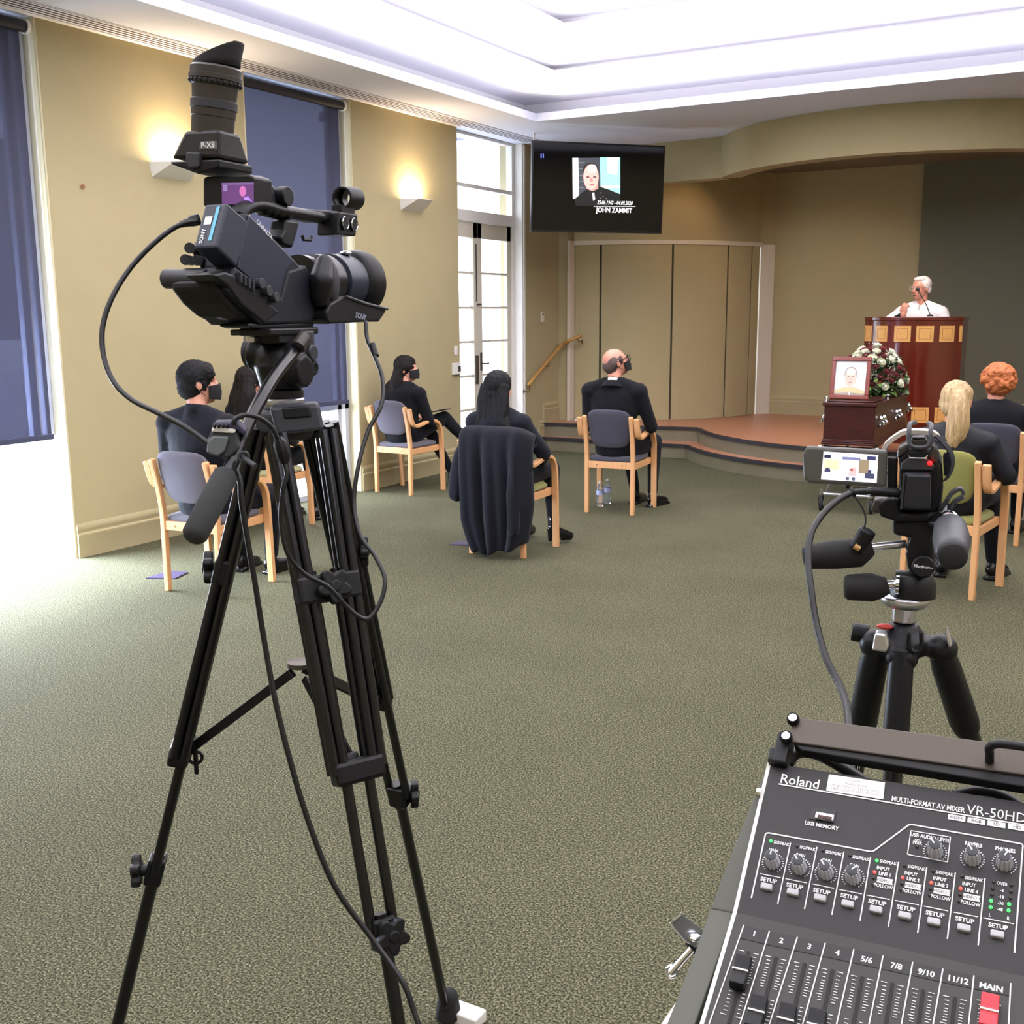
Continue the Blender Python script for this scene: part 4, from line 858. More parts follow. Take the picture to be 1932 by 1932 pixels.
# --- coffin on its trolley
CX0, CY0 = -2.015, 9.0
ct = thing('coffin', 'polished dark rosewood coffin with silver handles, end towards the viewer', 'coffin', (CX0, CY0, 0.56), radians(3))
def cof(z0, z1, g):
    P = [(-0.20, 0), (0.20, 0), (0.275, 1.30), (0.20, 1.95), (-0.20, 1.95), (-0.275, 1.30)]
    return MB().prism([Vector((x*(1+g/0.25), y+(g if y > 1 else -g), z0)) for x, y in P], (0, 0, z1-z0))
obj('coffin_case', cof(0.03, 0.315, 0.0), COFF, ct, bevel=0.004)
for z, g, h in ((0.0, 0.015, 0.018), (0.018, 0.010, 0.014), (0.032, 0.006, 0.012)): obj('plinth_moulding', cof(z, z+h, g), COFF, ct, bevel=0.003)
lid = obj('lid', cof(0.315, 0.345, 0.016), COFF, ct, bevel=0.006); obj('lid_panel', cof(0.345, 0.36, -0.02), COFF, lid, bevel=0.006)
def handle(c, n):
    c = Vector(c); n = Vector(n).normalized(); s = n.cross(Vector((0, 0, 1)))
    mb = MB()
    for k in (-1, 1):
        p = c+s*k*0.055; mb.box(p+n*0.006, (0.05, 0.075, 0.012), (s, Vector((0, 0, 1)), n)); mb.ell(p+n*0.018+Vector((0, 0, 0.005)), (0.020, 0.02, 0.03)); mb.tube([p+n*0.02, p+n*0.045-Vector((0, 0, 0.03))], 0.010, 10); mb.ell(p+n*0.01-Vector((0, 0, 0.045)), (0.014, 0.014, 0.018))
    mb.tube([c-s*0.09+n*0.045-Vector((0, 0, 0.03)), c+s*0.09+n*0.045-Vector((0, 0, 0.03))], 0.010, 12)
    obj('handle', mb, CHROME, ct, smooth=True)
for s in (-1, 1):
    for y in (0.22, 0.85, 1.6):
        xx = 0.20+0.075*y/1.3 if y < 1.3 else 0.275-0.075*(y-1.3)/0.65
        handle((s*xx, y, 0.20), (s, -0.08 if y < 1.3 else 0.15, 0))
for x, y in ((-0.21, 0.05), (0.24, 0.5), (-0.28, 1.2), (0.28, 1.2)):
    obj('lid_screw', MB().lathe((x*0.92, y, 0.345), (0, 0, 1), [(0, 0.014), (0.012, 0.012), (0.014, 0.005), (0.03, 0.005), (0.036, 0.011), (0.044, 0.004)]).box((x*0.92, y, 0.378), (0.045, 0.006, 0.008)), CHROME, ct, smooth=True)
tr = thing('coffin_trolley', 'chrome folding trolley on castors carrying the coffin', 'trolley', (CX0, CY0, 0), radians(3))
fr = MB()
for s in (-1, 1): fr.tube([(s*0.20, 0.0, 0.535), (s*0.20, 1.35, 0.535)], 0.014, 10)
for y in (0.02, 0.65, 1.33): fr.tube([(-0.24, y, 0.535), (0.24, y, 0.535)], 0.014, 10)
obj('top_frame', fr, CHROME, tr, smooth=True)
for s in (-1, 1):
    obj('cross_leg', MB().tube([(s*0.17, 0.06, 0.14), (s*0.17, 1.28, 0.53)], 0.012, 10), ALU, tr, smooth=True)
    obj('cross_leg', MB().tube([(s*0.145, 1.28, 0.14), (s*0.145, 0.06, 0.53)], 0.012, 10), ALU, tr, smooth=True)
for y in (0.06, 1.28): obj('axle_bar', MB().tube([(-0.2, y, 0.14), (0.2, y, 0.14)], 0.013, 10), ALU, tr, smooth=True)
for sx in (-1, 1):
    for y in (0.05, 1.28):
        w = obj('castor', MB().b2((sx*0.2-0.028, y-0.012, 0.04), (sx*0.2-0.022, y+0.03, 0.14)).b2((sx*0.2+0.022, y-0.012, 0.04), (sx*0.2+0.028, y+0.03, 0.14)).cyl((sx*0.2, y, 0.13), (sx*0.2, y, 0.19), 0.016), CHROME, tr, smooth=True)
        obj('wheel', MB().lathe((sx*0.2-0.015, y+0.015, 0.0635), (1, 0, 0), [(0, 0.05), (0.004, 0.062), (0.026, 0.062), (0.03, 0.05)], 28), RUB, w, smooth=True)
        obj('hub', MB().lathe((sx*0.2-0.018, y+0.015, 0.0635), (1, 0, 0), [(0, 0.022), (0.036, 0.022)], 16), ALU, w, smooth=True)
# --- framed portrait on the lid
zt = 0.56+0.361
fy = 9.12; fc = [ony(x, y, fy) for x, y in ((1566, 754), (1640, 754), (1573, 675), (1637, 675))]
fw = fc[1].x-fc[0].x; fx = (fc[0].x+fc[1].x)/2-0.005; fh = 0.345
pf = thing('photo_frame', 'red-brown picture frame with a pale portrait, standing on the coffin lid', 'picture frame', (fx, fy, zt))
Z = Vector((0, 0.18, 1)).normalized(); X = Vector((1, 0.02, 0)).normalized(); N = X.cross(Z); FO = Vector((0, 0, 0.001))
mb = MB(); hw = fw/2; w = 0.034; FRW = mat('red_brown_frame', (126, 46, 34), 0.3, coat=0.3, var=0.2, vscale=30)
def fpt(x, z, n=0.0): return FO+X*x+Z*z+N*n
for (x0, x1, z0, z1) in ((-hw, hw, 0, w), (-hw, hw, fh-w, fh), (-hw, -hw+w, w, fh-w), (hw-w, hw, w, fh-w)):
    mb.prism([fpt(x0, z0, -0.0), fpt(x1, z0, 0), fpt(x1, z1, 0), fpt(x0, z1, 0)], N*0.026)
obj('frame', mb, FRW, pf, bevel=0.006)
ph = MB(); pm = []
def pl(pts, col, e):
    pm.append(mat('portrait_%d' % len(pm), col, 0.25, coat=0.3)); ph.k = len(pm)-1; ph.add([fpt(x, z, e) for x, z in pts], [tuple(range(len(pts)))])
wi = hw-w+0.002; pl([(-wi, w-0.002), (wi, w-0.002), (wi, fh-w+0.002), (-wi, fh-w+0.002)], (236, 236, 244), 0.008)
pl([(-wi, w), (wi, w), (wi, w+0.03), (0.05, w+0.065), (-0.05, w+0.065), (-wi, w+0.035)], (204, 188, 142), 0.0085)
pl([(-wi, w), (wi, w), (wi, w+0.012), (0, w+0.022), (-wi, w+0.012)], (150, 140, 134), 0.009)
E_ = lambda cx, cz, rx, rz_: [(cx+rx*cos(2*pi*i/24), cz+rz_*sin(2*pi*i/24)) for i in range(24)]
pl(E_(0, 0.205, 0.052, 0.062), (160, 152, 156), 0.009); pl(E_(0, 0.175, 0.046, 0.072), (216, 188, 172), 0.0095); pl(E_(0, 0.225, 0.035, 0.03), (232, 212, 200), 0.0098)
for x in (-0.018, 0.018): pl(E_(x, 0.185, 0.009, 0.003), (120, 96, 90), 0.0102)
pl(E_(0.0, 0.163, 0.006, 0.012), (196, 162, 148), 0.0102); pl(E_(0.0, 0.138, 0.014, 0.003), (150, 106, 100), 0.0102); pl(E_(0.0, w+0.012, 0.006, 0.012), (238, 238, 240), 0.0102)
obj('portrait', ph, pm, pf)
obj('strut', MB().prism([fpt(-0.02, 0.22, -0.001), fpt(0.02, 0.22, -0.001), Vector((0.02, 0.16, 0.004)), Vector((-0.02, 0.16, 0.004))], (0, 0, 0.003)), CLOTH, pf)
# --- floral tribute
fl = thing('flower_arrangement', 'domed spray of white and dark red roses with green leaves on the coffin', 'flowers', (-2.04, 9.92, zt))
rnd = random.Random(11); ctr = Vector((0, 0, 0.0))
ROW = mat('white_rose', (240, 240, 214), 0.55, sheen=0.2); ROR = mat('dark_red_rose', (108, 12, 20), 0.6, sheen=0.2)
LEAF = mat('rose_leaf_green', (50, 78, 36), 0.35, var=0.4, vscale=25); LEAF2 = mat('light_leaf_green', (104, 136, 66), 0.4, var=0.3, vscale=20)
GYP = mat('gypsophila_white', (230, 230, 215), 0.8)
def rose():
    mb = MB(); mb.ell((0, 0, 0.012), (0.014, 0.014, 0.018), None, 6, 8)
    for ringi, (n, r, h, tl_) in enumerate(((3, 0.012, 0.026, 0.1), (4, 0.019, 0.025, 0.35), (5, 0.026, 0.022, 0.7))):
        for k in range(n):
            a = 2*pi*k/n+ringi*0.6; d = Vector((cos(a), sin(a), 0)); s = Vector((-sin(a), cos(a), 0)); g = []
            for j in range(5):
                v = j/4
                for i in range(5):
                    u = -1+i/2; bulge = r*(0.55+0.55*sin(v*2.2)+tl_*0.25*v*v); g.append(d*(bulge*cos(u*0.9))+s*(bulge*sin(u*0.9)*1.15)+Vector((0, 0, -0.006+v*h*1.25-0.004*u*u)))
            mb.add(g, [(j*5+i, j*5+i+1, (j+1)*5+i+1, (j+1)*5+i) for j in range(4) for i in range(4)])
    mb.lathe((0, 0, -0.018), (0, 0, 1), [(0, 0.003), (0.006, 0.012), (0.02, 0.022), (0.03, 0.022)], 12)
    return mb.mesh('rose')
ra, rb = rose(), rose()
for p in list(ra.polygons)+list(rb.polygons): p.use_smooth = True
ra.materials.append(ROW); rb.materials.append(ROR)
cnt = 0; pts = []
GA = pi*(3-sqrt(5)); NN = 92
for i in range(NN):
    z = 1-(i+0.5)/NN*1.0; a = i*GA; r = sqrt(1-z*z)
    d = Vector((cos(a)*r, sin(a)*r, z)); p = Vector((d.x*0.27, d.y*0.36, 0.06+d.z*0.33))
    if rnd.random() < 0.16: continue
    white = rnd.random() < 0.58
    o = bpy.data.objects.new('white_rose' if white else 'red_rose', ra if white else rb); COL.objects.link(o); o.parent = fl
    o.location = p*rnd.uniform(0.97, 1.05); o.rotation_euler = Vector((d.x/0.245, d.y/0.36, max(0.05, d.z)/0.33)).to_track_quat('Z', 'Y').to_euler(); s = rnd.uniform(0.95, 1.3) if white else rnd.uniform(0.9, 1.1); o.scale = (s, s, s)
    pts.append(p)
def leafs(n, m, name, L, rr):
    mb = MB()
    for i in range(n):
        a = rnd.uniform(0, 2*pi); z = rnd.uniform(-0.15, 0.75) if name == 'leaves' else rnd.uniform(-0.2, 0.35); r = sqrt(max(0.05, 1-max(0, z)**2)); d = Vector((cos(a)*r, sin(a)*r, z)).normalized()
        p = Vector((d.x*0.22, d.y*0.33, 0.06+d.z*0.29))*rr; f = (d+Vector((rnd.uniform(-.6, .6), rnd.uniform(-.6, .6), rnd.uniform(-.5, .5)))).normalized(); s = f.cross(Vector((rnd.uniform(-1, 1), rnd.uniform(-1, 1), 1))).normalized(); u = s.cross(f); l = L*rnd.uniform(0.7, 1.2)
        g = [p, p+f*l*0.35+s*l*0.2, p+f*l*0.75+s*l*0.16-u*l*0.03, p+f*l-u*l*0.1, p+f*l*0.75-s*l*0.16-u*l*0.03, p+f*l*0.35-s*l*0.2, p+f*l*0.5+u*l*0.05]
        for k in range(6): mb.add([g[k], g[(k+1) % 6], g[6]], [(0, 1, 2)])
    return tag(obj(name, mb, m, fl), kind='stuff')
leafs(420, LEAF, 'leaves', 0.085, 1.0); leafs(90, LEAF2, 'pale_leaves', 0.09, 1.08)
mb = MB()
for i in range(260):
    a = rnd.uniform(0, 2*pi); z = rnd.uniform(-0.1, 1); r = sqrt(1-max(0, z)**2); k = rnd.uniform(1.0, 1.16)
    mb.ell((cos(a)*r*0.245*k, sin(a)*r*0.36*k, 0.06+z*0.33*k), 0.0045, None, 3, 5)
tag(obj('gypsophila', mb, GYP, fl), kind='stuff')
obj('foam_tray', MB().lathe((0, 0, 0.001), (0, 0, 1), [(0, 0.17), (0.05, 0.20), (0.06, 0.19)], 24, sc=(1, 1.4)), LEAF, fl, smooth=True)
# ================================================================ BIG CAMCORDER ON ITS TRIPOD
O1 = at(520, 614, 1.87)
vh = ray(520, 500); vh.z = 0; vh.normalize()
cf = Vector((vh.x*cos(radians(-33))-vh.y*sin(radians(-33)), vh.x*sin(radians(-33))+vh.y*cos(radians(-33)), 0)); cs = Vector((cf.y, -cf.x, 0)); cu = Vector((0, 0, 1))
AX1 = (cf, cs, cu)
def PS(px, py, so): return onp(px, py, O1+cs*so, cs)
def PF(px, py, fo): return onp(px, py, O1+cf*fo, cf)
def psp(mb, pts, so, w): return mb.prism([PS(x, y, so) for x, y in pts], -cs*w)
cm = thing('video_camera', 'large black professional camcorder with upright eyepiece, on the tall tripod at left', 'camera', O1)
K = dict(world=True)
bd = obj('main_body', psp(psp(MB(), [(466, 400), (490, 421), (559, 492), (570, 506), (552, 520), (531, 563), (470, 560), (444, 505)], 0.032, 0.062), [(444, 502), (531, 562), (545, 510), (578, 500), (600, 545), (605, 574), (604, 590), (587, 609), (492, 613), (428, 548)], 0.034, 0.10), BLK2, cm, bevel=0.005, **K)
obj('side_panel', psp(MB(), [(470, 406), (489, 425), (556, 493), (541, 508), (528, 560), (512, 560), (449, 505)], 0.0345, 0.003), mat('blue_black_panel', (32, 40, 58), 0.4, bump=0.05, bscale=900), bd, bevel=0.002, **K)
obj('control_ledge', psp(MB(), [(397, 518), (425, 512), (447, 520), (528, 588), (500, 612), (455, 575), (430, 540)], 0.036, 0.05), BLK, cm, bevel=0.004, **K)
obj('shoulder_pad', psp(MB(), [(404, 532), (409, 548), (427, 574), (452, 597), (484, 613), (508, 616), (470, 575), (446, 545), (428, 528)], 0.022, 0.085), RUB, cm, bevel=0.008, **K)
obj('pad_bar', MB().cyl(PF(312, 526, -0.16), PF(392, 527, -0.16), 0.0155), GREYP, cm, smooth=True, bevel=0.002, **K)
bt = obj('battery', psp(MB(), [(430, 383), (477, 426), (447, 504), (408, 467)], 0.034, 0.042), mat('battery_slate', (36, 44, 58), 0.5), cm, bevel=0.004, **K)
# battery rear face frame for the stripe and lettering
q0 = PS(430, 383, 0.034); q1 = PS(408, 467, 0.034); bz = (q0-q1).normalized(); bx = cs; bn = bx.cross(bz)
if bn.dot(C0-q0) < 0: bn = -bn
bw = (q0-q1).length
def bq(x, z, e=0.0008): return q1-cs*(0.042-x)+bz*z+bn*e
obj('battery_stripe', MB().add([bq(0.024, 0.012), bq(0.030, 0.012), bq(0.030, bw-0.006), bq(0.024, bw-0.006)], [(0, 1, 2, 3)]), mat('stripe_light_blue', (96, 178, 208), 0.4), bt, **K)
obj('sticker', MB().add([bq(0.008, 0.040), bq(0.021, 0.040), bq(0.021, 0.054), bq(0.008, 0.054)], [(0, 1, 2, 3)]), GLOSSW, bt, **K)
mk = MB(); write(mk, 'SONY', bq(0.012, 0.02, 0.001), bz, -bx, 0.0095, bold=0.02); write(mk, 'E3', bq(0.0145, 0.047, 0.0012), bx, bz, 0.0); obj('lettering', mk, mat('print_white', (230, 232, 236), 0.5), bt, **K)
mk = MB(); write(mk, 'CINEALTA', PS(499, 433, 0.0355), (PS(508, 443, 0.0355)-PS(491, 424, 0.0355)).normalized(), ((PS(499, 428, 0.0355)-PS(499, 438, 0.0355)).normalized()+cf*0.35).normalized(), 0.0105, italic=0.1); obj('lettering', mk, mat('print_white', (230, 232, 236), 0.5), bd, **K)
for x, y, r in ((484, 535, .0085), (498, 549, .0085), (512, 561, .0085)): obj('dial', MB().cyl(PS(x, y, 0.034), PS(x, y, 0.034)+cs*0.012, r), GREYP, cm, smooth=True, bevel=0.001, **K)
for x, y in ((358, 468), (350, 490), (372, 491)): obj('rear_knob', MB().cyl(PF(x+12, y+2, -0.10), PF(x, y, -0.155), 0.0078).cyl(PF(x, y, -0.155), PF(x, y, -0.160), 0.0085), GREYP, cm, smooth=True, **K)
obj('rear_connector_block', MB().prism([PF(x, y, -0.12) for x, y in ((366, 455), (402, 462), (430, 505), (430, 520), (380, 512), (362, 480))], cf*0.05), BLK, cm, bevel=0.004, **K)
sw = MB()
for i in range(4): p = PS(452+i*8, 524+i*5, 0.037); sw.box(p, (0.005, 0.008, 0.016), AX1)
obj('switch_row', sw, GREYP, cm, bevel=0.001, **K)
obj('base_plate', psp(MB(), [(470, 610), (500, 612), (592, 609), (592, 617), (480, 620), (468, 616)], 0.03, 0.055), BLK, cm, bevel=0.002, **K)
obj('crescent_mark', psp(MB(), [(408, 598), (424, 601), (430, 604), (412, 602)], 0.024, 0.002), GREYP, cm, **K)
# handle
hpth = [PS(x, y, 0.0) for x, y in ((447, 410), (455, 397), (472, 389), (492, 389), (520, 397), (560, 404), (600, 410))]
hd = MB().tube(smooth_path(hpth, 4), 0.0115, 14, rx=1.5)
for i in range(4): hd.ell(PS(496+i*13, 400+i*3.4, 0.0), (0.008, 0.016, 0.007), AX1, 8, 12)
obj('top_handle', blob(hd, 0.003, 2), BLK, cm, smooth='all', **K)
obj('handle_strut', psp(MB(), [(541, 414), (566, 418), (561, 440), (553, 468), (536, 462), (529, 448), (538, 432)], 0.016, 0.032), BLK, cm, bevel=0.004, **K)
mbx = obj('microphone_block', psp(MB(), [(640, 399), (676, 404), (672, 446), (638, 443)], 0.030, 0.045).prism([PS(x, y, 0.012) for x, y in ((556, 393), (640, 398), (640, 412), (600, 420), (556, 410))], -cs*0.028), BLK, cm, bevel=0.003, **K)
for x, y in ((649, 421), (666, 424)):
    p = PS(x, y, 0.031); s = obj('audio_socket', MB().cyl(p, p+cs*0.004, 0.0118), BLK, mbx, smooth=True, **K); obj('socket_ring', MB().ring(p+cs*0.004, cs, 0.0112, 0.0012, 28, 6), CHROME, s, smooth=True, **K)
mh = MB(); a, b = PS(645, 373, 0.0), PS(676, 376, 0.0); ax = (b-a).normalized(); mh.lathe(a, ax, [(0.0, 0.0165), (0, 0.0205), (0.004, 0.0215), (0.05, 0.0215), (0.054, 0.018), (0.03, 0.0165)], 32, cap=False)
obj('microphone_holder', mh, BLK, cm, smooth=True, label='ring-shaped microphone holder', **K)
obj('holder_foot', MB().b2((0, 0, 0), (0.001, 0.001, 0.001)).box(PS(648, 396, 0.0), (0.05, 0.02, 0.014), AX1), BLK, cm, bevel=0.002, **K)
obj('cable_hook', MB().tube([PS(570, 444, 0.02), PS(572, 452, 0.02), PS(586, 453, 0.02), PS(588, 446, 0.02)], 0.003, 8), BLK, cm, smooth=True, **K)
# screen hood
sc_ = MB().prism([PF(x, y, -0.07) for x, y in ((387, 333), (470, 329), (478, 334), (478, 386), (470, 391), (388, 393), (383, 386), (383, 338))], cf*0.055)
sh_ = obj('screen_hood', sc_, BLK, cm, bevel=0.004, **K)
obj('hood_shell', psp(MB(), [(476, 330), (498, 331), (514, 344), (523, 356), (540, 384), (520, 396), (500, 384), (476, 378)], 0.0, 0.03), GREYP, cm, bevel=0.006, **K)
obj('hinge_knob', MB().cyl(PS(528, 371, 0.0), PS(528, 371, 0.0)+cs*0.018, 0.0165), BLK, cm, smooth=True, bevel=0.002, **K)
ps_ = []; pm2 = []; pc2 = MB()
def scr(pts, col, e, s=0.5):
    pm2.append(mat('viewscreen_%d' % len(pm2), col, 0.3, emit=col, estr=s)); pc2.k = len(pm2)-1; pc2.add([PF(x, y, e) for x, y in pts], [tuple(range(len(pts)))])
scr([(418, 345), (479, 344), (479, 384), (419, 386)], (104, 66, 122), -0.0705); scr([(418, 345), (479, 344), (479, 348), (418, 349)], (122, 96, 150), -0.0708)
scr(oval(458, 361, 6.5, 10, 20), (190, 110, 170), -0.071, 0.7); scr([(460, 373), (468, 370), (478, 384), (462, 384)], (172, 128, 226), -0.0712, 0.7)
for y in (350, 354, 358): scr([(421, y), (429, y), (429, y+1.4), (421, y+1.4)], (180, 170, 220), -0.0712, 0.7)
obj('viewfinder_screen', pc2, pm2, sh_, **K)
# loupe
RP = [PF(x, y, -0.085) for x, y in ((321, 300), (412, 298), (413, 243), (348, 246))]
FP = [RP[0]+cf*0.088, RP[1]+cf*0.088, RP[2]+cf*0.062-cs*0.002, RP[3]+cf*0.062]
lp = MB(); lp.add(RP+FP, [(0, 1, 2, 3), (5, 4, 7, 6), (1, 5, 6, 2), (4, 0, 3, 7), (3, 2, 6, 7), (4, 5, 1, 0)])
obj('loupe_base', lp, mat('warm_black_plastic', (34, 32, 31), 0.5, bump=0.05, bscale=900), cm, bevel=0.006, **K)
lo2 = [PF(x, y, -0.087) for x, y in ((319, 305), (413, 300), (413, 316), (372, 328), (325, 311))]
obj('loupe_rim', MB().prism(lo2, cf*0.094), BLK, cm, bevel=0.005, **K)
obj('loupe_latch', MB().prism([PF(x, y, -0.092) for x, y in ((350, 286), (376, 287), (374, 316), (356, 318), (349, 300))], cf*0.012), GREYP, cm, bevel=0.003, **K)
mk = MB(); mk.prism([PF(x, y, -0.0865) for x, y in ((378, 267), (408, 266), (408, 281), (376, 281))], cf*0.002); obj('model_plate', mk, mat('plate_grey', (104, 102, 98), 0.35), cm, **K)
mk = MB(); write(mk, 'P-X8', PF(392, 274, -0.0872), cs, cu, 0.013, bold=0.02); obj('lettering', mk, mat('print_white', (230, 232, 236), 0.5), cm, **K)
cb = PF(401, 252, -0.05); tp_ = PF(408, 127, -0.05); ax = (tp_-cb).normalized(); L = (tp_-cb).length; m_ = L/125
prof = [(-5*m_, .034), (30*m_, .0345), (31*m_, .0355), (45*m_, .036), (62*m_, .0365), (63*m_, .0355), (88*m_, .037), (92*m_, .040), (99*m_, .0405), (100*m_, .0425), (108*m_, .0425), (109*m_, .041), (122*m_, .041), (126*m_, .038)]
WB = mat('eyepiece_warm_grey', (54, 50, 46), 0.35, bump=0.04, bscale=900)
obj('eyepiece_tube', MB().lathe(cb, ax, prof, 40), WB, cm, smooth=True, angle=30, **K)
obj('focus_ring', MB().lathe(cb+ax*(45*m_), ax, [(0, .0362), (0.001, .0375), (15*m_, .0378), (16*m_, .036)], 40), GREYP, cm, smooth=True, **K)
kr = MB()
for i in range(26):
    a = 2*pi*i/26; r1 = ax.orthogonal().normalized(); r2 = ax.cross(r1); d = r1*cos(a)+r2*sin(a); kr.ell(cb+ax*(95*m_)+d*.0395, (.0036, .0036, .0042), None, 6, 8)
obj('knurled_ring', kr.lathe(cb+ax*(91*m_), ax, [(0, .039), (8*m_, .0395)], 32), BLK, cm, smooth='all', **K)
# rubber eyecup: rings from a level base to a slanted open top
N_ = 36; rs = []; e1 = cs; e2 = cf; eb = cb+ax*(124*m_)
for t_, rr, hh0, hh1, ox in ((0, .0395, 0, 0, 0), (0.25, .040, .003, .010, .0), (0.6, .041, .006, .024, .001), (0.85, .0415, .008, .033, .002), (1.0, .0415, .009, .036, .002), (1.0, .038, .007, .032, .002), (0.6, .030, .004, .016, .001)):
    rs.append([eb+e1*(rr*cos(2*pi*k/N_)+ox*0.6)+e2*(rr*0.9*sin(2*pi*k/N_)+ox)+ax*(hh0+(hh1-hh0)*min(1, 1.22*(0.5+0.5*cos(2*pi*k/N_-0.55)))) for k in range(N_)])
obj('eyecup', MB().rings(rs, cap=True), RUB, cm, smooth='all', **K)
# lens
l0 = PS(563, 530, -0.012)+cf*0.0; lens = [(0, .046), (.02, .046), (.022, .043), (.045, .043), (.048, .049), (.085, .050), (.087, .0475), (.12, .0475)]
obj('lens_barrel', MB().lathe(l0, cf, lens, 40), mat('lens_black', (24, 25, 29), .3), cm, smooth=True, angle=30, **K)
obj('focus_sleeve', MB().lathe(l0+cf*.12, cf, [(-.02, .0475), (-.018, .0525), (.046, .0525), (.05, .049)], 40), mat('blue_black_panel', (32, 40, 58), 0.4), cm, smooth=True, **K)
obj('lens_hood', MB().lathe(l0+cf*.17, cf, [(0, .046), (.004, .056), (.01, .061), (.045, .064), (.047, .060), (.01, .056)], 40, cap=False), BLK, cm, smooth=True, **K)
obj('front_glass', MB().lathe(l0+cf*.176, cf, [(0, .045), (.004, .03)], 32), BLKG, cm, smooth=True, **K)
obj('hood_screw', MB().ell(PS(652, 478, 0.0), (.012, .012, .005)), CHROME, cm, smooth='all', **K)
gp = MB(); limb(gp, [PS(612, 498, 0.045), PS(606, 530, 0.05), PS(604, 560, 0.045)], [.017, .022, .019], 14); obj('hand_grip', blob(gp, .003, 2), BLK, cm, smooth='all', **K)
gp = MB(); a = PS(634, 500, 0.052); gp.ell(PS(628, 533, 0.05), (.017, .010, .036), (cf, cs, cu)); obj('grip_strap', gp, GREYP, cm, smooth='all', **K)
fl_ = obj('lens_cover', psp(MB(), [(616, 588), (624, 572), (646, 559), (664, 560), (730, 580), (729, 588), (716, 607), (700, 607), (624, 611), (617, 603)], 0.058, 0.07), BLK, cm, bevel=0.004, **K)
obj('cover_edge', MB().tube([PS(652, 559, 0.059), PS(690, 573, 0.059), PS(731, 583, 0.059)], .0028, 8), GREYP, fl_, smooth=True, **K)
mk = MB(); write(mk, 'SONY', PS(681, 597, 0.0592), (PS(700, 602, .0592)-PS(660, 591, .0592)).normalized(), (PS(681, 590, .0592)-PS(679, 604, .0592)).normalized(), 0.015, bold=0.02); obj('lettering', mk, mat('print_grey_blue', (150, 160, 182), 0.5), fl_, **K)
obj('bottom_lens_support', psp(MB(), [(588, 556), (622, 556), (624, 590), (606, 594), (590, 590)], 0.035, 0.07), BLK, cm, bevel=0.004, **K)

# ---------------- tripod
tp = thing('tripod', 'tall black twin-tube tripod with mid-level spreader, carrying the large camcorder', 'tripod', (O1.x, O1.y, 0))
AXC = at(533, 740, 1.87)                              # head axis
def hz(py): return AXC.z+(740-py)*1.87/F*1.02
def A_(z): return Vector((AXC.x, AXC.y, z))
hd = obj('head_body', blob(MB().ell(A_(hz(685))+cs*0.0, (.044, .044, .044)).cyl(A_(hz(672))-cs*.052, A_(hz(672))+cs*.045, .031).cyl(A_(hz(733)), A_(hz(690)), .036, .046).cyl(A_(hz(700))+cs*.02+cf*-.01, A_(hz(700))+cs*.055+cf*-.01, .027), .0035, 2), BLK, tp, smooth='all', **K)
obj('top_plate', MB().box(A_(hz(629))+cf*.0, (.15, .062, .012), AX1).box(A_(hz(639)), (.09, .055, .02), AX1), BLK, tp, bevel=.003, **K)
obj('sliding_plate', MB().box(PF(468, 627, -.075), (.03, .05, .010), AX1), GREYP, tp, bevel=.002, **K)
obj('plate_lock', MB().cyl(PF(470, 634, -.065), PF(470, 645, -.065), .010).box(PF(476, 641, -.065), (.018, .02, .008), AX1), ALU, tp, smooth=True, **K)
obj('counterbalance_knob', MB().lathe(A_(hz(668))-cs*.05, -cs, [(0, .027), (.012, .027), (.016, .020)], 28), GREYP, tp, smooth=True, **K)
obj('handle_clamp', MB().box(PS(575, 643, .05), (.03, .022, .034), AX1).cyl(PS(582, 665, .055)-cs*.01, PS(582, 665, .055)+cs*.012, .014), GREYP, tp, bevel=.003, **K)
obj('drag_knob', MB().cyl(PS(582, 694, .05), PS(582, 694, .05)+cs*.012, .013).ring(PS(582, 694, .05)+cs*.0125, cs, .008, .001), BLK, tp, smooth=True, **K)
obj('pan_base', MB().lathe(A_(hz(750)), (0, 0, 1), [(0, .034), (.002, .0355), (.013, .0355), (.014, .032)], 40), BLK, tp, smooth=True, **K)
obj('silver_ring', MB().lathe(A_(hz(768)), (0, 0, 1), [(0, .034), (.004, .0365), (.014, .0365), (.0165, .034)], 48), ALU, tp, smooth=True, **K)
obj('bowl_housing', MB().lathe(A_(hz(826)), (0, 0, 1), [(0, .050), (.01, .057), (.045, .054), (.052, .047)], 6, ux=ray(533, 780)).lathe(A_(hz(822)), (0, 0, 1), [(0, .045), (.046, .042)], 28), GREYP, tp, bevel=.006, **K)
# bowl block facing the viewer
vr = ray(558, 790); vr.z = 0; vr.normalize(); vs_ = Vector((vr.y, -vr.x, 0)); J0 = at(558, 792, 1.80)
blk = MB(); P4 = [at(507, 768, 1.80), at(602, 762, 1.80), at(613, 812, 1.80), at(522, 822, 1.80)]
obj('leg_bracket', blk.prism(P4, vr*.07), GREYP, tp, bevel=.006, **K)
obj('bracket_inset', MB().prism([at(x, y, 1.797) for x, y in ((531, 769), (585, 766), (588, 787), (536, 791))], vr*.02), BLK, tp, bevel=.003, **K)
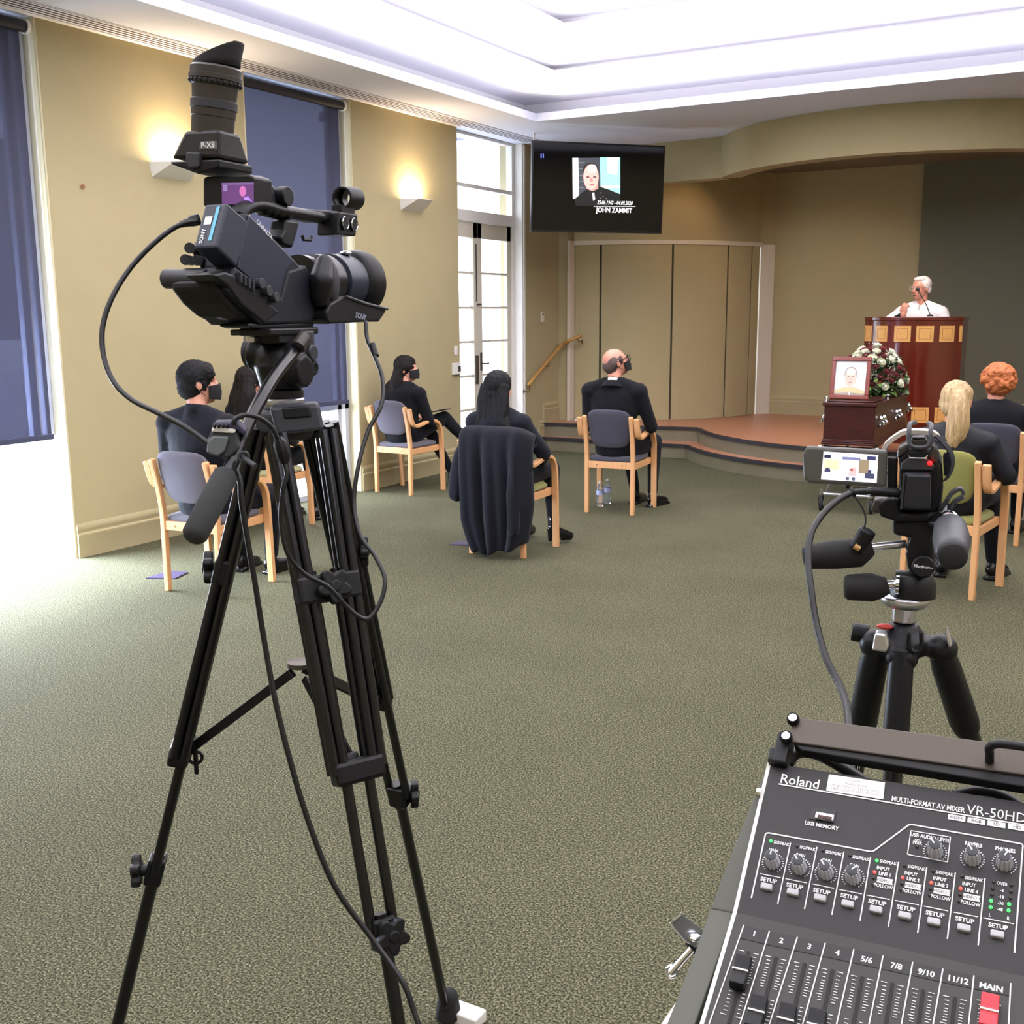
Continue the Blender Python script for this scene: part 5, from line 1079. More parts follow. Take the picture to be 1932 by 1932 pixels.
# pan bar
pb = smooth_path([at(568, 640, 1.80), at(556, 662, 1.78), at(520, 708, 1.70), at(497, 745, 1.65), at(468, 800, 1.60), at(440, 868, 1.56), at(424, 900, 1.54)], 5)
obj('pan_bar', MB().tube(pb, .0098, 16), TUBE, tp, smooth=True, **K)
obj('pan_bar_collar', MB().tube([at(575, 636, 1.79), at(562, 655, 1.775)], .012, 16), WB, tp, smooth=True, **K)
g0, g1 = at(428, 892, 1.545), at(363, 1018, 1.47)
obj('foam_grip', MB().tube([g0, g0.lerp(g1, .04), g0.lerp(g1, .5), g0.lerp(g1, .93), g0.lerp(g1, .985), g0.lerp(g1, 1.01)], [.013, .0175, .0185, .0175, .013, .004], 24), FOAM, tp, smooth='all', **K)
# legs
def proj(p):
    c = M3.transposed() @ (p-C0); return CX+F*c.x/c.z, CX-F*c.y/c.z
FT = {'l': onz(135, 2290), 'f': onz(872, 2650), 'r': onz(846, 1925)}
JT = {'l': at(497, 806, 1.84), 'f': at(566, 818, 1.80), 'r': at(598, 800, 1.90)}
def leg_t(J, Ft, py):
    a, b = 0.0, 1.0
    for _ in range(40):
        m = (a+b)/2
        if proj(J.lerp(Ft, m))[1] < py: a = m
        else: b = m
    return a
SP = {'l': (1070, 1415, 1640), 'f': (1110, 1452, 1760), 'r': (1040, 1322, 1500)}
COLR = {}
for k in 'lfr':
    J, Ft = JT[k], FT[k]; d = (Ft-J).normalized(); rad = Vector((d.x, d.y, 0)).normalized(); tg = Vector((-rad.y, rad.x, 0)); nr = d.cross(tg).normalized()
    T = [leg_t(J, Ft, y) for y in SP[k]]
    P = lambda t, o=0, n=0: J.lerp(Ft, t)+tg*o+nr*n
    w0, w1 = (.018, .012) if k == 'r' else (.044, .033)
    tubes = MB()
    for sd in (-1, 1):
        for oo in (-.0085, .0085):
            for nn in (-.003, .0135): tubes.tube([P(0, sd*w0+oo, nn), P(T[1], sd*w1+oo*.9, nn)], .0082, 12)
    lg = obj('leg', tubes, TUBE, tp, smooth=True, **K)
    obj('middle_tube', MB().tube([P(T[0]-.02, .021), P(T[2], .019)], .0088, 12).tube([P(T[0]-.02, -.021), P(T[2], -.019)], .0088, 12), TUBE, lg, smooth=True, **K)
    obj('lower_tube', MB().tube([P(T[2]-.02, 0), P(.985, 0)], .0112, 14), TUBE, lg, smooth=True, **K)
    ax3 = (tg, nr, d)
    cl = obj('leg_clamp', MB().box(P(T[0], 0, .006), (w0*2+.022, .034, .046), ax3), BLK, lg, bevel=.006, **K)
    kn = P(T[0], 0, -.0)+nr*(-.03 if nr.dot(C0-J) < 0 else .03)
    side = nr if nr.dot(C0-J) > 0 else -nr
    if k == 'l': kdir = -vs_
    elif k == 'r': kdir = vs_
    else: kdir = side
    kp = P(T[0])+kdir*.034
    obj('clamp_knob', MB().star(kp, kdir, .030, .016, 5, .62).cyl(kp-kdir*.02, kp+kdir*.011, .010), BLK, cl, bevel=.003, **K)
    cl = obj('leg_collar', MB().box(P(T[1], 0, .006), (w1*2+.020, .036, .038), ax3), BLK, lg, bevel=.007, **K)
    COLR[k] = P(T[1])
    cl = obj('leg_clamp', MB().box(P(T[2]), (.040, .030, .050), ax3).cyl(P(T[2]), P(T[2]+.02), .015), BLK, lg, bevel=.005, **K)
    kp = P(T[2])+kdir*.032
    obj('clamp_knob', MB().star(kp, kdir, .030, .016, 5, .62).cyl(kp-kdir*.025, kp+kdir*.011, .010), BLK, cl, bevel=.003, **K)
    obj('foot', blob(MB().cyl(Ft+Vector((0, 0, .012)), Ft+Vector((0, 0, .05)), .032, .026).ell(Ft+Vector((0, 0, .055)), (.026, .026, .03)).cyl(P(.96), P(1.0)+Vector((0, 0, .03)), .016), .004, 2), RUB, lg, smooth='all', **K)
spc = at(568, 1250, 1.83)
sp = obj('spreader_hub', MB().lathe(spc-Vector((0, 0, .008)), (0, 0, 1), [(0, .016), (.002, .023), (.010, .023), (.011, .006)], 28), mat('hub_bronze_grey', (96, 90, 80), 0.4, metal=.5), tp, smooth=True, **K)
for k in 'lfr':
    q = COLR[k]; d = (q-spc).normalized(); s = d.cross(Vector((0, 0, 1))).normalized(); a = spc+d*.018-Vector((0, 0, .012)); b = q-d*.02
    u_ = s.cross(d)
    obj('spreader_arm', MB().box((a+b)/2+s*.006, ((b-a).length, .004, .016), (d, s, u_)).box((a+b)/2-s*.006, ((b-a).length, .004, .016), (d, s, u_)).cyl(b-s*.012, b+s*.012, .010), BLK, tp, bevel=.001, **K)
pk = COLR['l']+(spc-COLR['l']).normalized()*.026-Vector((0, 0, .008))
obj('wing_screw', MB().ring(pk-Vector((0, 0, .02)), vr, .011, .003).cyl(pk, pk-Vector((0, 0, .05)), .004), BLK, tp, smooth=True, **K)
# ---------------- zoom remote on the pan bar
rm = thing('remote_control', 'grey and white zoom control unit clamped on the pan bar', 'remote control', at(425, 840, 1.56))
R4 = [at(x, y, 1.55) for x, y in ((393, 826), (404, 800), (446, 803), (454, 846), (430, 866), (390, 856))]
obj('casing', MB().prism(R4, vr*.035), GREYP, rm, bevel=.004, **K)
obj('top_panel', MB().prism([at(x, y, 1.546) for x, y in ((399, 811), (405, 797), (440, 799), (446, 812), (443, 818), (398, 815))], vr*.036), GLOSSW, rm, bevel=.003, **K)
obj('dark_top', MB().prism([at(x, y, 1.545) for x, y in ((402, 805), (405, 796), (449, 795), (466, 812), (462, 824), (446, 811))], vr*.034), mat('remote_navy', (44, 42, 66), 0.4), rm, bevel=.003, **K)
obj('front_panel', MB().prism([at(x, y, 1.544) for x, y in ((392, 832), (402, 822), (432, 824), (424, 852), (410, 862), (389, 854))], vr*.02), mat('panel_grey_green', (88, 94, 96), 0.45), rm, bevel=.003, **K)
for x in (405, 413, 421, 429): obj('switch', MB().cyl(at(x, 806, 1.545), at(x-2, 801, 1.538), .0022, seg=8), BLK, rm, **K)
obj('clamp_screw', MB().cyl(at(456, 862, 1.55), at(482, 880, 1.53), .004).ring(at(460, 862, 1.545), vr, .007, .002), GREYP, rm, smooth=True, **K)
# ---------------- cables
CAB = mat('black_cable', (14, 15, 17), 0.45)
def cable(name, pts, r, label, n=6): return single(name, MB().tube(smooth_path([at(*p) for p in pts], n), r, 10), CAB, label, 'cable', smooth='all')
pc = thing('power_cable', 'black cable looping left from the camcorder, then down the tripod to the floor', 'cable', at(370, 418, 1.76))
obj('cord', MB().tube(smooth_path([at(*p) for p in ((372, 417, 1.76), (350, 421, 1.755), (325, 432, 1.75), (287, 462, 1.74), (245, 507, 1.73), (212, 560, 1.71), (194, 615, 1.70), (195, 668, 1.69), (213, 718, 1.67), (247, 753, 1.65), (300, 780, 1.62), (350, 806, 1.60), (395, 838, 1.585), (432, 868, 1.575), (452, 905, 1.57), (456, 950, 1.57), (469, 1030, 1.58), (481, 1100, 1.59), (497, 1200, 1.60), (519, 1320, 1.60), (546, 1430, 1.60), (584, 1556, 1.60), (633, 1675, 1.60), (705, 1775, 1.60), (758, 1850, 1.58), (780, 1905, 1.57), (795, 1960, 1.56), (815, 2100, 1.56), (900, 2300, 1.72))], 6), .0042, 10), CAB, pc, smooth='all', **K)
obj('plug', MB().tube([at(376, 414, 1.77), at(362, 417, 1.765), at(354, 420, 1.76), at(340, 424, 1.755)], [.009, .009, .0065, .005], 12), BLK, pc, smooth='all', **K)
zc = thing('remote_cable', 'thin black cable running from under the lens down to the zoom remote', 'cable', at(690, 612, 1.9))
obj('cord', MB().tube(smooth_path([at(*p) for p in ((690, 606, 1.90), (693, 640, 1.89), (705, 668, 1.87), (721, 712, 1.85), (720, 762, 1.82), (694, 815, 1.80), (676, 880, 1.78), (668, 950, 1.77), (680, 1010, 1.75), (708, 1050, 1.73), (726, 1092, 1.71), (718, 1135, 1.70), (693, 1168, 1.69), (660, 1150, 1.68), (620, 1108, 1.66), (575, 1083, 1.64), (543, 1045, 1.62), (530, 985, 1.61), (534, 925, 1.60), (541, 895, 1.60), (536, 870, 1.60))], 6), .0036, 10), CAB, zc, smooth='all', **K)
obj('inline_plug', MB().tube([at(538, 874, 1.60), at(535, 862, 1.598), at(528, 836, 1.595), at(524, 826, 1.59)], [.006, .0105, .0105, .006], 8), BLK, zc, smooth=True, **K)
obj('cord_to_remote', MB().tube(smooth_path([at(*p) for p in ((525, 830, 1.59), (512, 806, 1.58), (490, 789, 1.565), (463, 783, 1.55), (445, 790, 1.545), (440, 800, 1.545))], 6), .0036, 10), CAB, zc, smooth='all', **K)
obj('ferrite', MB().cyl(at(702, 650, 1.88), at(709, 672, 1.87), .006), BLK, zc, smooth=True, **K)
q = onz(893, 1944)
single('power_board', MB().box(q+Vector((-.03, .02, .016)), (.08, .05, .03)), GLOSSW, 'white plastic box on the carpet by the right foot of the tall tripod', 'power strip', bevel=.004)
# ================================================================ SMALL CAMCORDER ON THE RIGHT
g_ = ray(1740, 900); g_.z = 0; f2 = g_.normalized(); s2 = Vector((f2.y, -f2.x, 0)); u2 = Vector((0, 0, 1)); AX2 = (s2, f2, u2); D2 = 1.45
O2 = at(1738, 960, D2)
def Q(px, py, d=0.0): return onp(px, py, O2+f2*d, f2)
def qp(mb, pts, d, depth): return mb.prism([Q(x, y, d) for x, y in pts], f2*depth)
c2 = thing('small_camcorder', 'small black camcorder with flip-out screen showing the chapel, on the short tripod', 'camera', O2)
obj('camera_body', qp(MB(), [(1693, 866), (1705, 850), (1712, 846), (1757, 846), (1768, 858), (1778, 880), (1780, 920), (1776, 960), (1766, 972), (1700, 972), (1696, 940), (1697, 880)], 0.0, .10), BLK, c2, bevel=.006, **K)
obj('rear_panel', qp(MB(), [(1700, 874), (1711, 865), (1752, 866), (1764, 880), (1760, 888), (1700, 887)], -.004, .01), GREYP, c2, bevel=.002, **K)
obj('battery', qp(MB(), [(1706, 893), (1757, 895), (1756, 963), (1698, 961)], -.024, .03), mat('battery_black', (30, 32, 38), 0.35), c2, bevel=.004, **K)
obj('battery_glint', qp(MB(), [(1704, 893), (1708, 893), (1702, 961), (1698, 961)], -.026, .004), GREYP, c2, **K)  # highlight down the battery's left side, built as a grey strip
for pts, m_ in (([(1692, 866), (1694, 845), (1712, 836), (1716, 846), (1710, 853)], WB), ([(1756, 846), (1761, 838), (1770, 850), (1772, 872), (1764, 876), (1752, 862)], WB)):
    obj('top_plate', qp(MB(), pts, -.002, .05), m_, c2, bevel=.003, **K)
obj('shoe_rail', qp(MB(), [(1713, 859), (1715, 866), (1749, 867), (1751, 859), (1747, 859), (1746, 863), (1717, 863), (1716, 859)], -.006, .012), CHROME, c2, bevel=.001, **K)
obj('record_light', MB().ell(Q(1754.5, 874, -.006), .0032), mat('record_red', (255, 30, 30), emit=(255, 20, 20), estr=5), c2, smooth='all', **K)
obj('eyepiece', qp(MB(), [(1719, 829), (1748, 829), (1751, 836), (1747, 843), (1721, 843), (1717, 836)], -.01, .03).prism([Q(x, y, -.012) for x, y in ((1721, 824), (1746, 824), (1748, 828), (1719, 828))], f2*.02), WB, c2, bevel=.002, **K)
obj('carry_handle', MB().tube(smooth_path([Q(1726, 797, .05), Q(1718, 799, .01), Q(1715, 812, -.012), Q(1715, 832, -.018), Q(1720, 842, -.02), Q(1735, 845, -.02), Q(1750, 842, -.02), Q(1756, 830, -.018), Q(1756, 812, -.012), Q(1758, 802, .01), Q(1752, 798, .05)], 5), .0030, 12), GREYP, c2, smooth='all', **K)
obj('handle_bar', MB().ribbon(smooth_path([Q(1668, 846, .06), Q(1675, 835, .06), Q(1697, 819, .06), Q(1712, 814, .06), Q(1752, 815, .06), Q(1766, 820, .06), Q(1771, 827, .06)], 4), .03, .0055, f2), mat('handle_silver', (206, 200, 190), 0.35, metal=.3), c2, smooth=True, **K)
obj('neck_strap', MB().ribbon(smooth_path([Q(1766, 822, .03), Q(1778, 833, .02), Q(1789, 846, .01), Q(1795, 858, .01), Q(1797, 872, .01), Q(1794, 888, .01), Q(1786, 903, .01), Q(1779, 908, .01)], 4), .018, .0016, (f2+s2*.3)), CLOTH, c2, smooth=True, **K)
obj('hand_strap', qp(MB(), [(1779, 858), (1789, 852), (1795, 864), (1796, 876), (1788, 896), (1781, 900)], .0, .012), CLOTH, c2, bevel=.003, **K)
obj('screen_arm', qp(MB(), [(1674, 862), (1694, 864), (1692, 925), (1674, 922)], .01, .012), BLK, c2, bevel=.002, **K)
sn = obj('flip_screen', qp(MB(), [(1522, 842), (1674, 850), (1671, 920), (1526, 912), (1516, 904), (1514, 858)], -.006, .012), mat('screen_bezel_grey', (82, 82, 78), 0.4, bump=.05, bscale=900), c2, bevel=.004, **K)
qm = []; qs = MB()
def sc2(pts, col, e, s=1.0):
    qm.append(mat('monitor_%d' % len(qm), col, .3, emit=col, estr=s)); qs.k = len(qm)-1; qs.add([Q(x, y, e) for x, y in pts], [tuple(range(len(pts)))])
def M_(u, v):  # screen quad 0..1
    a, b, c, d = Vector((1554, 852)), Vector((1657, 858.5)), Vector((1654, 911)), Vector((1549, 904.5))
    p = a*(1-u)*(1-v)+b*u*(1-v)+c*u*v+d*(1-u)*v; return (p.x, p.y)
def mr(u0, v0, u1, v1): return [M_(u0, v0), M_(u1, v0), M_(u1, v1), M_(u0, v1)]
def mo(cu_, cv, ru, rv): return [M_(cu_+ru*cos(2*pi*i/16), cv+rv*sin(2*pi*i/16)) for i in range(16)]
sc2(mr(0, 0, 1, 1), (222, 220, 214), -.0065, 1.1); sc2(mr(0, 0, 1, .12), (236, 236, 255), -.0068, 1.2); sc2(mr(0.02, .10, .14, .22), (40, 44, 80), -.007, .6); sc2(mr(0.80, .06, .96, .2), (60, 64, 110), -.007, .7)
sc2(mr(.03, .25, .30, .62), (224, 210, 170), -.007, 1); sc2(mr(.32, .2, .60, .75), (244, 240, 226), -.007, 1.15); sc2(mr(.66, .2, .84, .70), (150, 134, 110), -.007, .8); sc2(mr(.35, .14, .68, .24), (120, 124, 170), -.0072, .8)
sc2(mr(.0, .70, 1, 1), (232, 232, 238), -.007, 1.1); sc2(mo(.56, .62, .07, .13), (226, 170, 170), -.0074, 1); sc2(mr(.48, .68, .62, .82), (190, 180, 184), -.0074, 1); sc2(mr(.5, .56, .56, .62), (150, 60, 60), -.0076, .8)
sc2(mo(.10, .68, .055, .12), (70, 74, 110), -.0074, .6); sc2(mr(.05, .72, .15, .9), (240, 240, 255), -.0076, 1); sc2(mo(.86, .62, .035, .07), (70, 74, 110), -.0074, .6); sc2(mr(.78, .68, .95, .86), (70, 78, 110), -.0074, .6); sc2(mr(.44, .86, .50, .97), (90, 96, 120), -.0076, .7); sc2(mr(.55, .86, .61, .97), (90, 96, 120), -.0076, .7)
obj('screen_picture', qs, qm, sn, label='bright little picture of the chapel and its people', **K)
obj('base_plate', qp(MB(), [(1655, 952), (1668, 941), (1695, 942), (1700, 968), (1790, 968), (1775, 985), (1690, 985), (1660, 975)], -.01, .09), BLK, c2, bevel=.004, **K)
# ---------------- three-way head and tripod
t2 = thing('short_tripod', 'short black tripod with three-way head and silver collar, behind the mixer', 'tripod', (O2.x, O2.y, 0))
TG = mat('tripod_metal', (34, 36, 40), 0.4, metal=.3)
obj('release_clamp', qp(MB(), [(1643, 960), (1650, 942), (1680, 938), (1690, 950), (1690, 962), (1668, 970), (1646, 968)], -.005, .05), WB, t2, bevel=.004, **K)
obj('release_lever', MB().ribbon(smooth_path([Q(1774, 962, -.01), Q(1786, 945, -.02), Q(1796, 930, -.02), Q(1812, 922, -.02), Q(1818, 932, -.02)], 4), .02, .004, f2).ribbon(smooth_path([Q(1790, 966, -.01), Q(1800, 948, -.02), Q(1818, 936, -.02)], 4), .02, .004, f2), GREYP, t2, smooth=True, **K)
obj('head_block', qp(MB(), [(1683, 980), (1790, 975), (1788, 1000), (1762, 1012), (1762, 1045), (1766, 1075), (1756, 1088), (1730, 1090), (1712, 1075), (1708, 1045), (1716, 1015), (1684, 1010)], .0, .05), BLK, t2, bevel=.007, **K)
pv = obj('pivot_disc', MB().cyl(Q(1742, 1069, 0), Q(1742, 1069, -.012), .0145), BLK, t2, smooth=True, bevel=.002, **K)
mk = MB(); write(mk, 'Manfrotto', Q(1742, 1070, -.0125), (s2-u2*.1).normalized(), u2, .0058, bold=.03); obj('lettering', mk, mat('print_white', (230, 232, 236), 0.5), pv, **K)
obj('pan_shaft', MB().cyl(Q(1766, 985, -.005), Q(1790, 985, -.03), .012), BLK, t2, smooth=True, **K)
obj('ball_joint', MB().ell(Q(1791, 981, -.03), .0125), CHROME, t2, smooth='all', **K)
obj('tilt_handle', MB().tube([Q(1792, 988, -.04), Q(1793, 998, -.06), Q(1795, 1018, -.13), Q(1796, 1040, -.20), Q(1797, 1048, -.215)], [.014, .020, .0215, .0180, .016], 28), GREYP, t2, smooth='all', **K)
obj('handle_end', MB().ell(Q(1798, 1050, -.215), (.0158, .004, .0158), AX2), RUB, t2, smooth='all', **K)
obj('side_handle_rod', MB().cyl(Q(1708, 1026, .02), Q(1640, 1033, 0), .0055), ALU, t2, smooth=True, **K)
obj('side_handle', MB().tube([Q(1648, 1035, 0), Q(1638, 1037, 0), Q(1622, 1043, 0), Q(1575, 1046, 0), Q(1530, 1050, 0), Q(1517, 1052, 0)], [.008, .013, .0195, .020, .0175, .014], 24), RUB, t2, smooth='all', **K)
obj('grip_stub', MB().cyl(Q(1617, 1036, -.018), Q(1638, 1000, -.02), .0115), BLK, t2, smooth=True, bevel=.002, **K)
obj('brass_clip', MB().cyl(Q(1612, 1030, -.03), Q(1622, 1036, -.03), .004), BRASS, t2, smooth=True, **K)
obj('lower_handle', MB().tube([Q(1674, 1104, -.01), Q(1662, 1107, -.012), Q(1645, 1108, -.014), Q(1600, 1108, -.016), Q(1593, 1108, -.016)], [.012, .0155, .0195, .0175, .014], 24), RUB, t2, smooth='all', **K)
obj('handle_collar', MB().cyl(Q(1670, 1104, -.005), Q(1696, 1102, 0), .006).lathe(Q(1686, 1103, -.002), s2, [(0, .006), (.003, .013), (.007, .013), (.009, .007)], 24), CHROME, t2, smooth=True, **K)
obj('pan_body', MB().cyl(Q(1690, 1102, .02), Q(1745, 1104, .02), .0195).lathe(Q(1722, 1124, .02), u2, [(0, .030), (.02, .029), (.03, .022)], 28), BLK, t2, smooth=True, **K)
ac = Q(1708, 1130, .02)
obj('silver_collar', MB().lathe(ac-u2*.012, u2, [(0, .016), (.003, .028), (.010, .033), (.016, .033), (.018, .031)], 40), ALU, t2, smooth=True, angle=60, **K)
obj('centre_column', MB().lathe(ac-u2*.032, u2, [(0, .0165), (.03, .0165)], 8), ALU, t2, bevel=.002, **K)
ap = ac-u2*.055
obj('shoulder', blob(MB().lathe(ap-u2*.02, u2, [(0, .034), (.02, .036), (.032, .024), (.042, .018)], 24).ell(ap-u2*.01+s2*.05, (.022, .022, .02)).ell(ap-u2*.01-s2*.035-f2*.01, (.022, .022, .022)).ell(ap-u2*.02-f2*.03, (.022, .02, .02)), .004, 2), BLK, t2, smooth='all', **K)
obj('column_knob', MB().cyl(ap-s2*.045, ap-s2*.068+u2*.002, .014, .014, 8), BLK, t2, bevel=.003, **K)
obj('red_marker', MB().ell(ap-s2*.024+u2*.018-f2*.016, (.011, .006, .004), AX2), mat('marker_red', (206, 70, 66), .4), t2, smooth='all', **K)
for k, (jo, ft, wid) in enumerate(((-s2*.034-f2*.012, Vector((-.22, .30, 0)), 1), (s2*.052+f2*.0, Vector((.36, .55, 0)), 1), (-f2*.034, Vector((.045, -.36, 0)), .85))):
    J = ap+jo-u2*.02; E3 = Vector((ap.x+ft.x, ap.y+ft.y, .01)); d = (E3-J).normalized()
    lg = obj('leg', MB().tube([J, J+d*.62], .0148*wid, 18), TUBE, t2, smooth=True, **K)
    obj('leg_sleeve', MB().tube([J-d*.01, J+d*.02, J+d*.12, J+d*.135], [.016, .0195*wid, .0205*wid, .018*wid], 18), BLK, lg, smooth=True, **K)
    obj('lower_leg', MB().tube([J+d*.60, E3], .011, 14), TUBE, lg, smooth=True, **K)
    obj('foot', MB().ell(E3+Vector((0, 0, .008)), (.018, .018, .016)), RUB, lg, smooth='all', **K)
    if k == 0:
        a = at(1648, 1194, D2-.055); obj('angle_tab', MB().prism([at(x, y, 1.43) for x, y in ((1651, 1194), (1672, 1196), (1678, 1218), (1672, 1232), (1645, 1228))], f2*.02), ALU, lg, bevel=.003, **K)
        lb = MB()
        def lq(a_, o): return J+d*a_+vside*o+vn*.0152
        vside = d.cross((C0-J).normalized()).normalized(); vn = vside.cross(d).normalized()
        if vn.dot(C0-J) < 0: vn = -vn
        for a0_, a1_, o in ((.16, .30, -.005), (.16, .30, .001)): lb.prism([lq(a0_, o-.0006), lq(a0_, o+.0006), lq(a1_, o+.0006), lq(a1_, o-.0006)], vn*.0004)
        lb.prism([lq(.16, -.008), lq(.16, .004), lq(.161, .004), lq(.161, -.008)], vn*.0004); lb.prism([lq(.16, -.008), lq(.16, -.0072), lq(.42, -.0072), lq(.42, -.008)], vn*.0004); lb.prism([lq(.16, .004), lq(.16, .0048), lq(.42, .0048), lq(.42, .004)], vn*.0004)
        for i in range(7): lb.prism([lq(.235+i*.012, -.004), lq(.235+i*.012, .002), lq(.241+i*.012, .002), lq(.241+i*.012, -.004)], vn*.0004)
        obj('leg_marking', lb, mat('print_white', (230, 232, 236), 0.5), lg, **K)
    if k == 1:
        obj('angle_tab', MB().prism([at(x, y, 1.46) for x, y in ((1786, 1183), (1793, 1200), (1797, 1219), (1790, 1222), (1783, 1200))], f2*.015), ALU, lg, bevel=.002, **K)
obj('hook_ring', MB().tube(smooth_path([Q(1714, 1190, -.02), Q(1716, 1222, -.02), Q(1728, 1230, -.02), Q(1738, 1222, -.02), Q(1738, 1190, -.02)], 4), .003, 8), BLK, t2, smooth='all', **K)
vc = thing('video_cable', 'black video cable arching from the small camcorder down to the rack', 'cable', at(1690, 925, 1.44))
obj('cord', MB().tube(smooth_path([at(*p) for p in ((1690, 930, 1.44), (1650, 927, 1.43), (1610, 929, 1.42), (1575, 948, 1.40), (1545, 980, 1.38), (1529, 1012, 1.36), (1525, 1060, 1.34), (1530, 1110, 1.32), (1540, 1175, 1.30), (1558, 1240, 1.27), (1583, 1290, 1.24), (1597, 1330, 1.20), (1601, 1365, 1.16), (1604, 1420, 1.12), (1610, 1500, 1.08))], 6), .0042, 10), CAB, vc, smooth='all', **K)
obj('plug', MB().cyl(at(1694, 930, 1.44), at(1640, 927, 1.43), .0062), BLK, vc, smooth=True, **K)
obj('tie', MB().cyl(at(1606, 930, 1.42), at(1611, 928, 1.42), .0066), BLK, vc, smooth=True, **K)
single('thin_lead', MB().tube(smooth_path([at(*p) for p in ((1612, 936, 1.42), (1622, 950, 1.42), (1631, 968, 1.42), (1633, 985, 1.42), (1629, 998, 1.42))], 5), .0012, 6), CAB, 'hair-thin black lead hanging from the video cable beside the flip-out screen', 'lead', smooth='all')
# ================================================================ MIXER IN ITS RACK
KK = at(1390, 1722, .85)
mu = Vector((1, .053, .022)).normalized(); mU = Vector((-.055, .787, .616)); mU = (mU-mu*mU.dot(mu)).normalized(); nU = mu.cross(mU).normalized()
mL = Vector((-.02, .902, .43)); mL = (mL-mu*mL.dot(mu)).normalized(); nL = mu.cross(mL).normalized()
def PU(px, py, e=0.0): return onp(px, py, KK+nU*e, nU)
def PL(px, py, e=0.0): return onp(px, py, KK+nL*e, nL)
mx = thing('av_mixer', 'black audio video mixing desk with grey knobs and faders, bottom right', 'mixer', KK)
MXB = mat('mixer_black', (28, 27, 29), 0.5, bump=.1, bscale=1500); MXG = mat('mixer_lower_grey', (40, 40, 37), 0.5, bump=.1, bscale=1500); PRT = mat('panel_print_white', (228, 228, 230), 0.5)
LU = (PU(1459, 1440)-KK).dot(mU)
w_ = .44
sec = [KK, KK+mU*LU, KK+mU*LU-nU*.05, KK-mL*.24-nL*.05, KK-mL*.24]
obj('upper_panel', MB().prism([KK, KK+mU*LU, KK+mU*LU-nU*.012, KK-nU*.012], mu*w_), MXB, mx, **K)
obj('lower_panel', MB().prism([KK, KK-nL*.012, KK-mL*.24-nL*.012, KK-mL*.24], mu*w_), MXG, mx, **K)
obj('chassis', MB().prism([KK-nU*.0125+mu*.002, KK+mU*LU-nU*.0125+mu*.002, KK+mU*LU-nU*.05+mu*.002, KK-mL*.24-nL*.05+mu*.002, KK-mL*.24-nL*.0125+mu*.002], mu*(w_-.004)), BLK, mx, **K)
obj('left_edge_strip', MB().prism([KK, KK+mU*LU, KK+mU*LU-nU*.02, KK-nU*.02, KK-nL*.02, KK-mL*.24-nL*.02, KK-mL*.24], -mu*.003), mat('edge_silver_white', (222, 220, 214), .4), mx, **K)
Zp = lambda x, y: (1382+x/3.5127, 1550+y/3.5127)
def line(mb, a, b, w, P, e=.0006):
    a3, b3 = P(*a, e), P(*b, e); n = nU if P is PU else nL; d = (b3-a3).normalized(); s = d.cross(n)*w/2; mb.add([a3-s, b3-s, b3+s, a3+s], [(0, 1, 2, 3)]); return mb
pr = MB(); ou = [Zp(*p) for p in ((125, 507), (218, 85), (224, 77), (240, 75), (915, 198), (930, 197), (942, 190), (1165, 24), (1176, 20), (1190, 20), (1905, 145), (1920, 150), (1925, 160), (1868, 870))]
for a, b in zip(ou, ou[1:]): line(pr, a, b, .0011, PU)
for a, b in (((385, 140), (300, 545)), ((560, 168), (477, 580)), ((738, 200), (658, 618)), ((915, 235), (845, 657)), ((1100, 268), (1033, 697)), ((1287, 303), (1227, 738)), ((1477, 338), (1424, 778)), ((1673, 375), (1628, 820))): line(pr, Zp(*a), Zp(*b), .0009, PU)
for a, b in (((180, 345), (320, 372)), ((350, 378), (493, 407)), ((527, 413), (673, 443)), ((705, 450), (858, 480)), ((888, 487), (1043, 517)), ((1077, 522), (1235, 553)), ((1268, 560), (1430, 593)), ((1463, 600), (1628, 632)), ((1663, 638), (1865, 678))): line(pr, Zp(*a), Zp(*b), .0007, PU)
for a, b in (((1182, 60), (1445, 103)), ((1445, 103), (1425, 268)), ((1425, 268), (1160, 218)), ((1160, 218), (1182, 60))): line(pr, Zp(*a), Zp(*b), .0007, PU)
line(pr, (1469, 1479), (1985, 1565), .0011, PU)
def tx(s, px, py, size, P=PU, **k):
    if size < .0065: k['sx'] = k.get('sx', 1)*.84
    size *= .70 if size < .0075 else (.80 if size < .01 else .78)
    write(pr, s, P(px, py, .0007), mu, mU if P is PU else mL, size, **k)
tx('Roland', 1509, 1475, .0158, bold=.01, sx=.94); tx('MULTI-FORMAT AV MIXER', 1750, 1518, .0078, bold=.02, sx=.74); tx('VR-50HD', 1880, 1536, .0148, sx=.92)
tx('USB MEMORY', 1550, 1558, .0066, bold=.03, sx=.95)
for i in range(9):
    sp_ = [(1450, 1661), (1499, 1672), (1550, 1682), (1602, 1692), (1655, 1703), (1709, 1714), (1764, 1725), (1820, 1736), (1883, 1748)][i]; tx('SETUP', sp_[0], sp_[1], .0066, bold=.03)
for p in ((325, 145), (497, 178), (670, 210), (850, 243), (1032, 272), (1218, 307), (1405, 345), (1600, 382)): tx('SIG/PEAK', *Zp(*p), .0052, bold=.02)
for p in ((272, 190), (450, 224), (625, 258), (808, 292)): tx('GAIN', *Zp(*p), .0052, bold=.02)
for i, ((a, b), (c, d), (e, f_)) in enumerate((((998, 313), (1010, 350), (1000, 430)), ((1183, 348), (1197, 385), (1187, 467)), ((1373, 382), (1387, 422), (1380, 505)), ((1567, 418), (1583, 460), (1577, 543)))):
    tx('INPUT', *Zp(a, b), .0056, bold=.03); tx('LINE %d' % (i+1), *Zp(c, d), .0056, bold=.03); tx('FOLLOW', *Zp(e, f_), .0056, bold=.02)
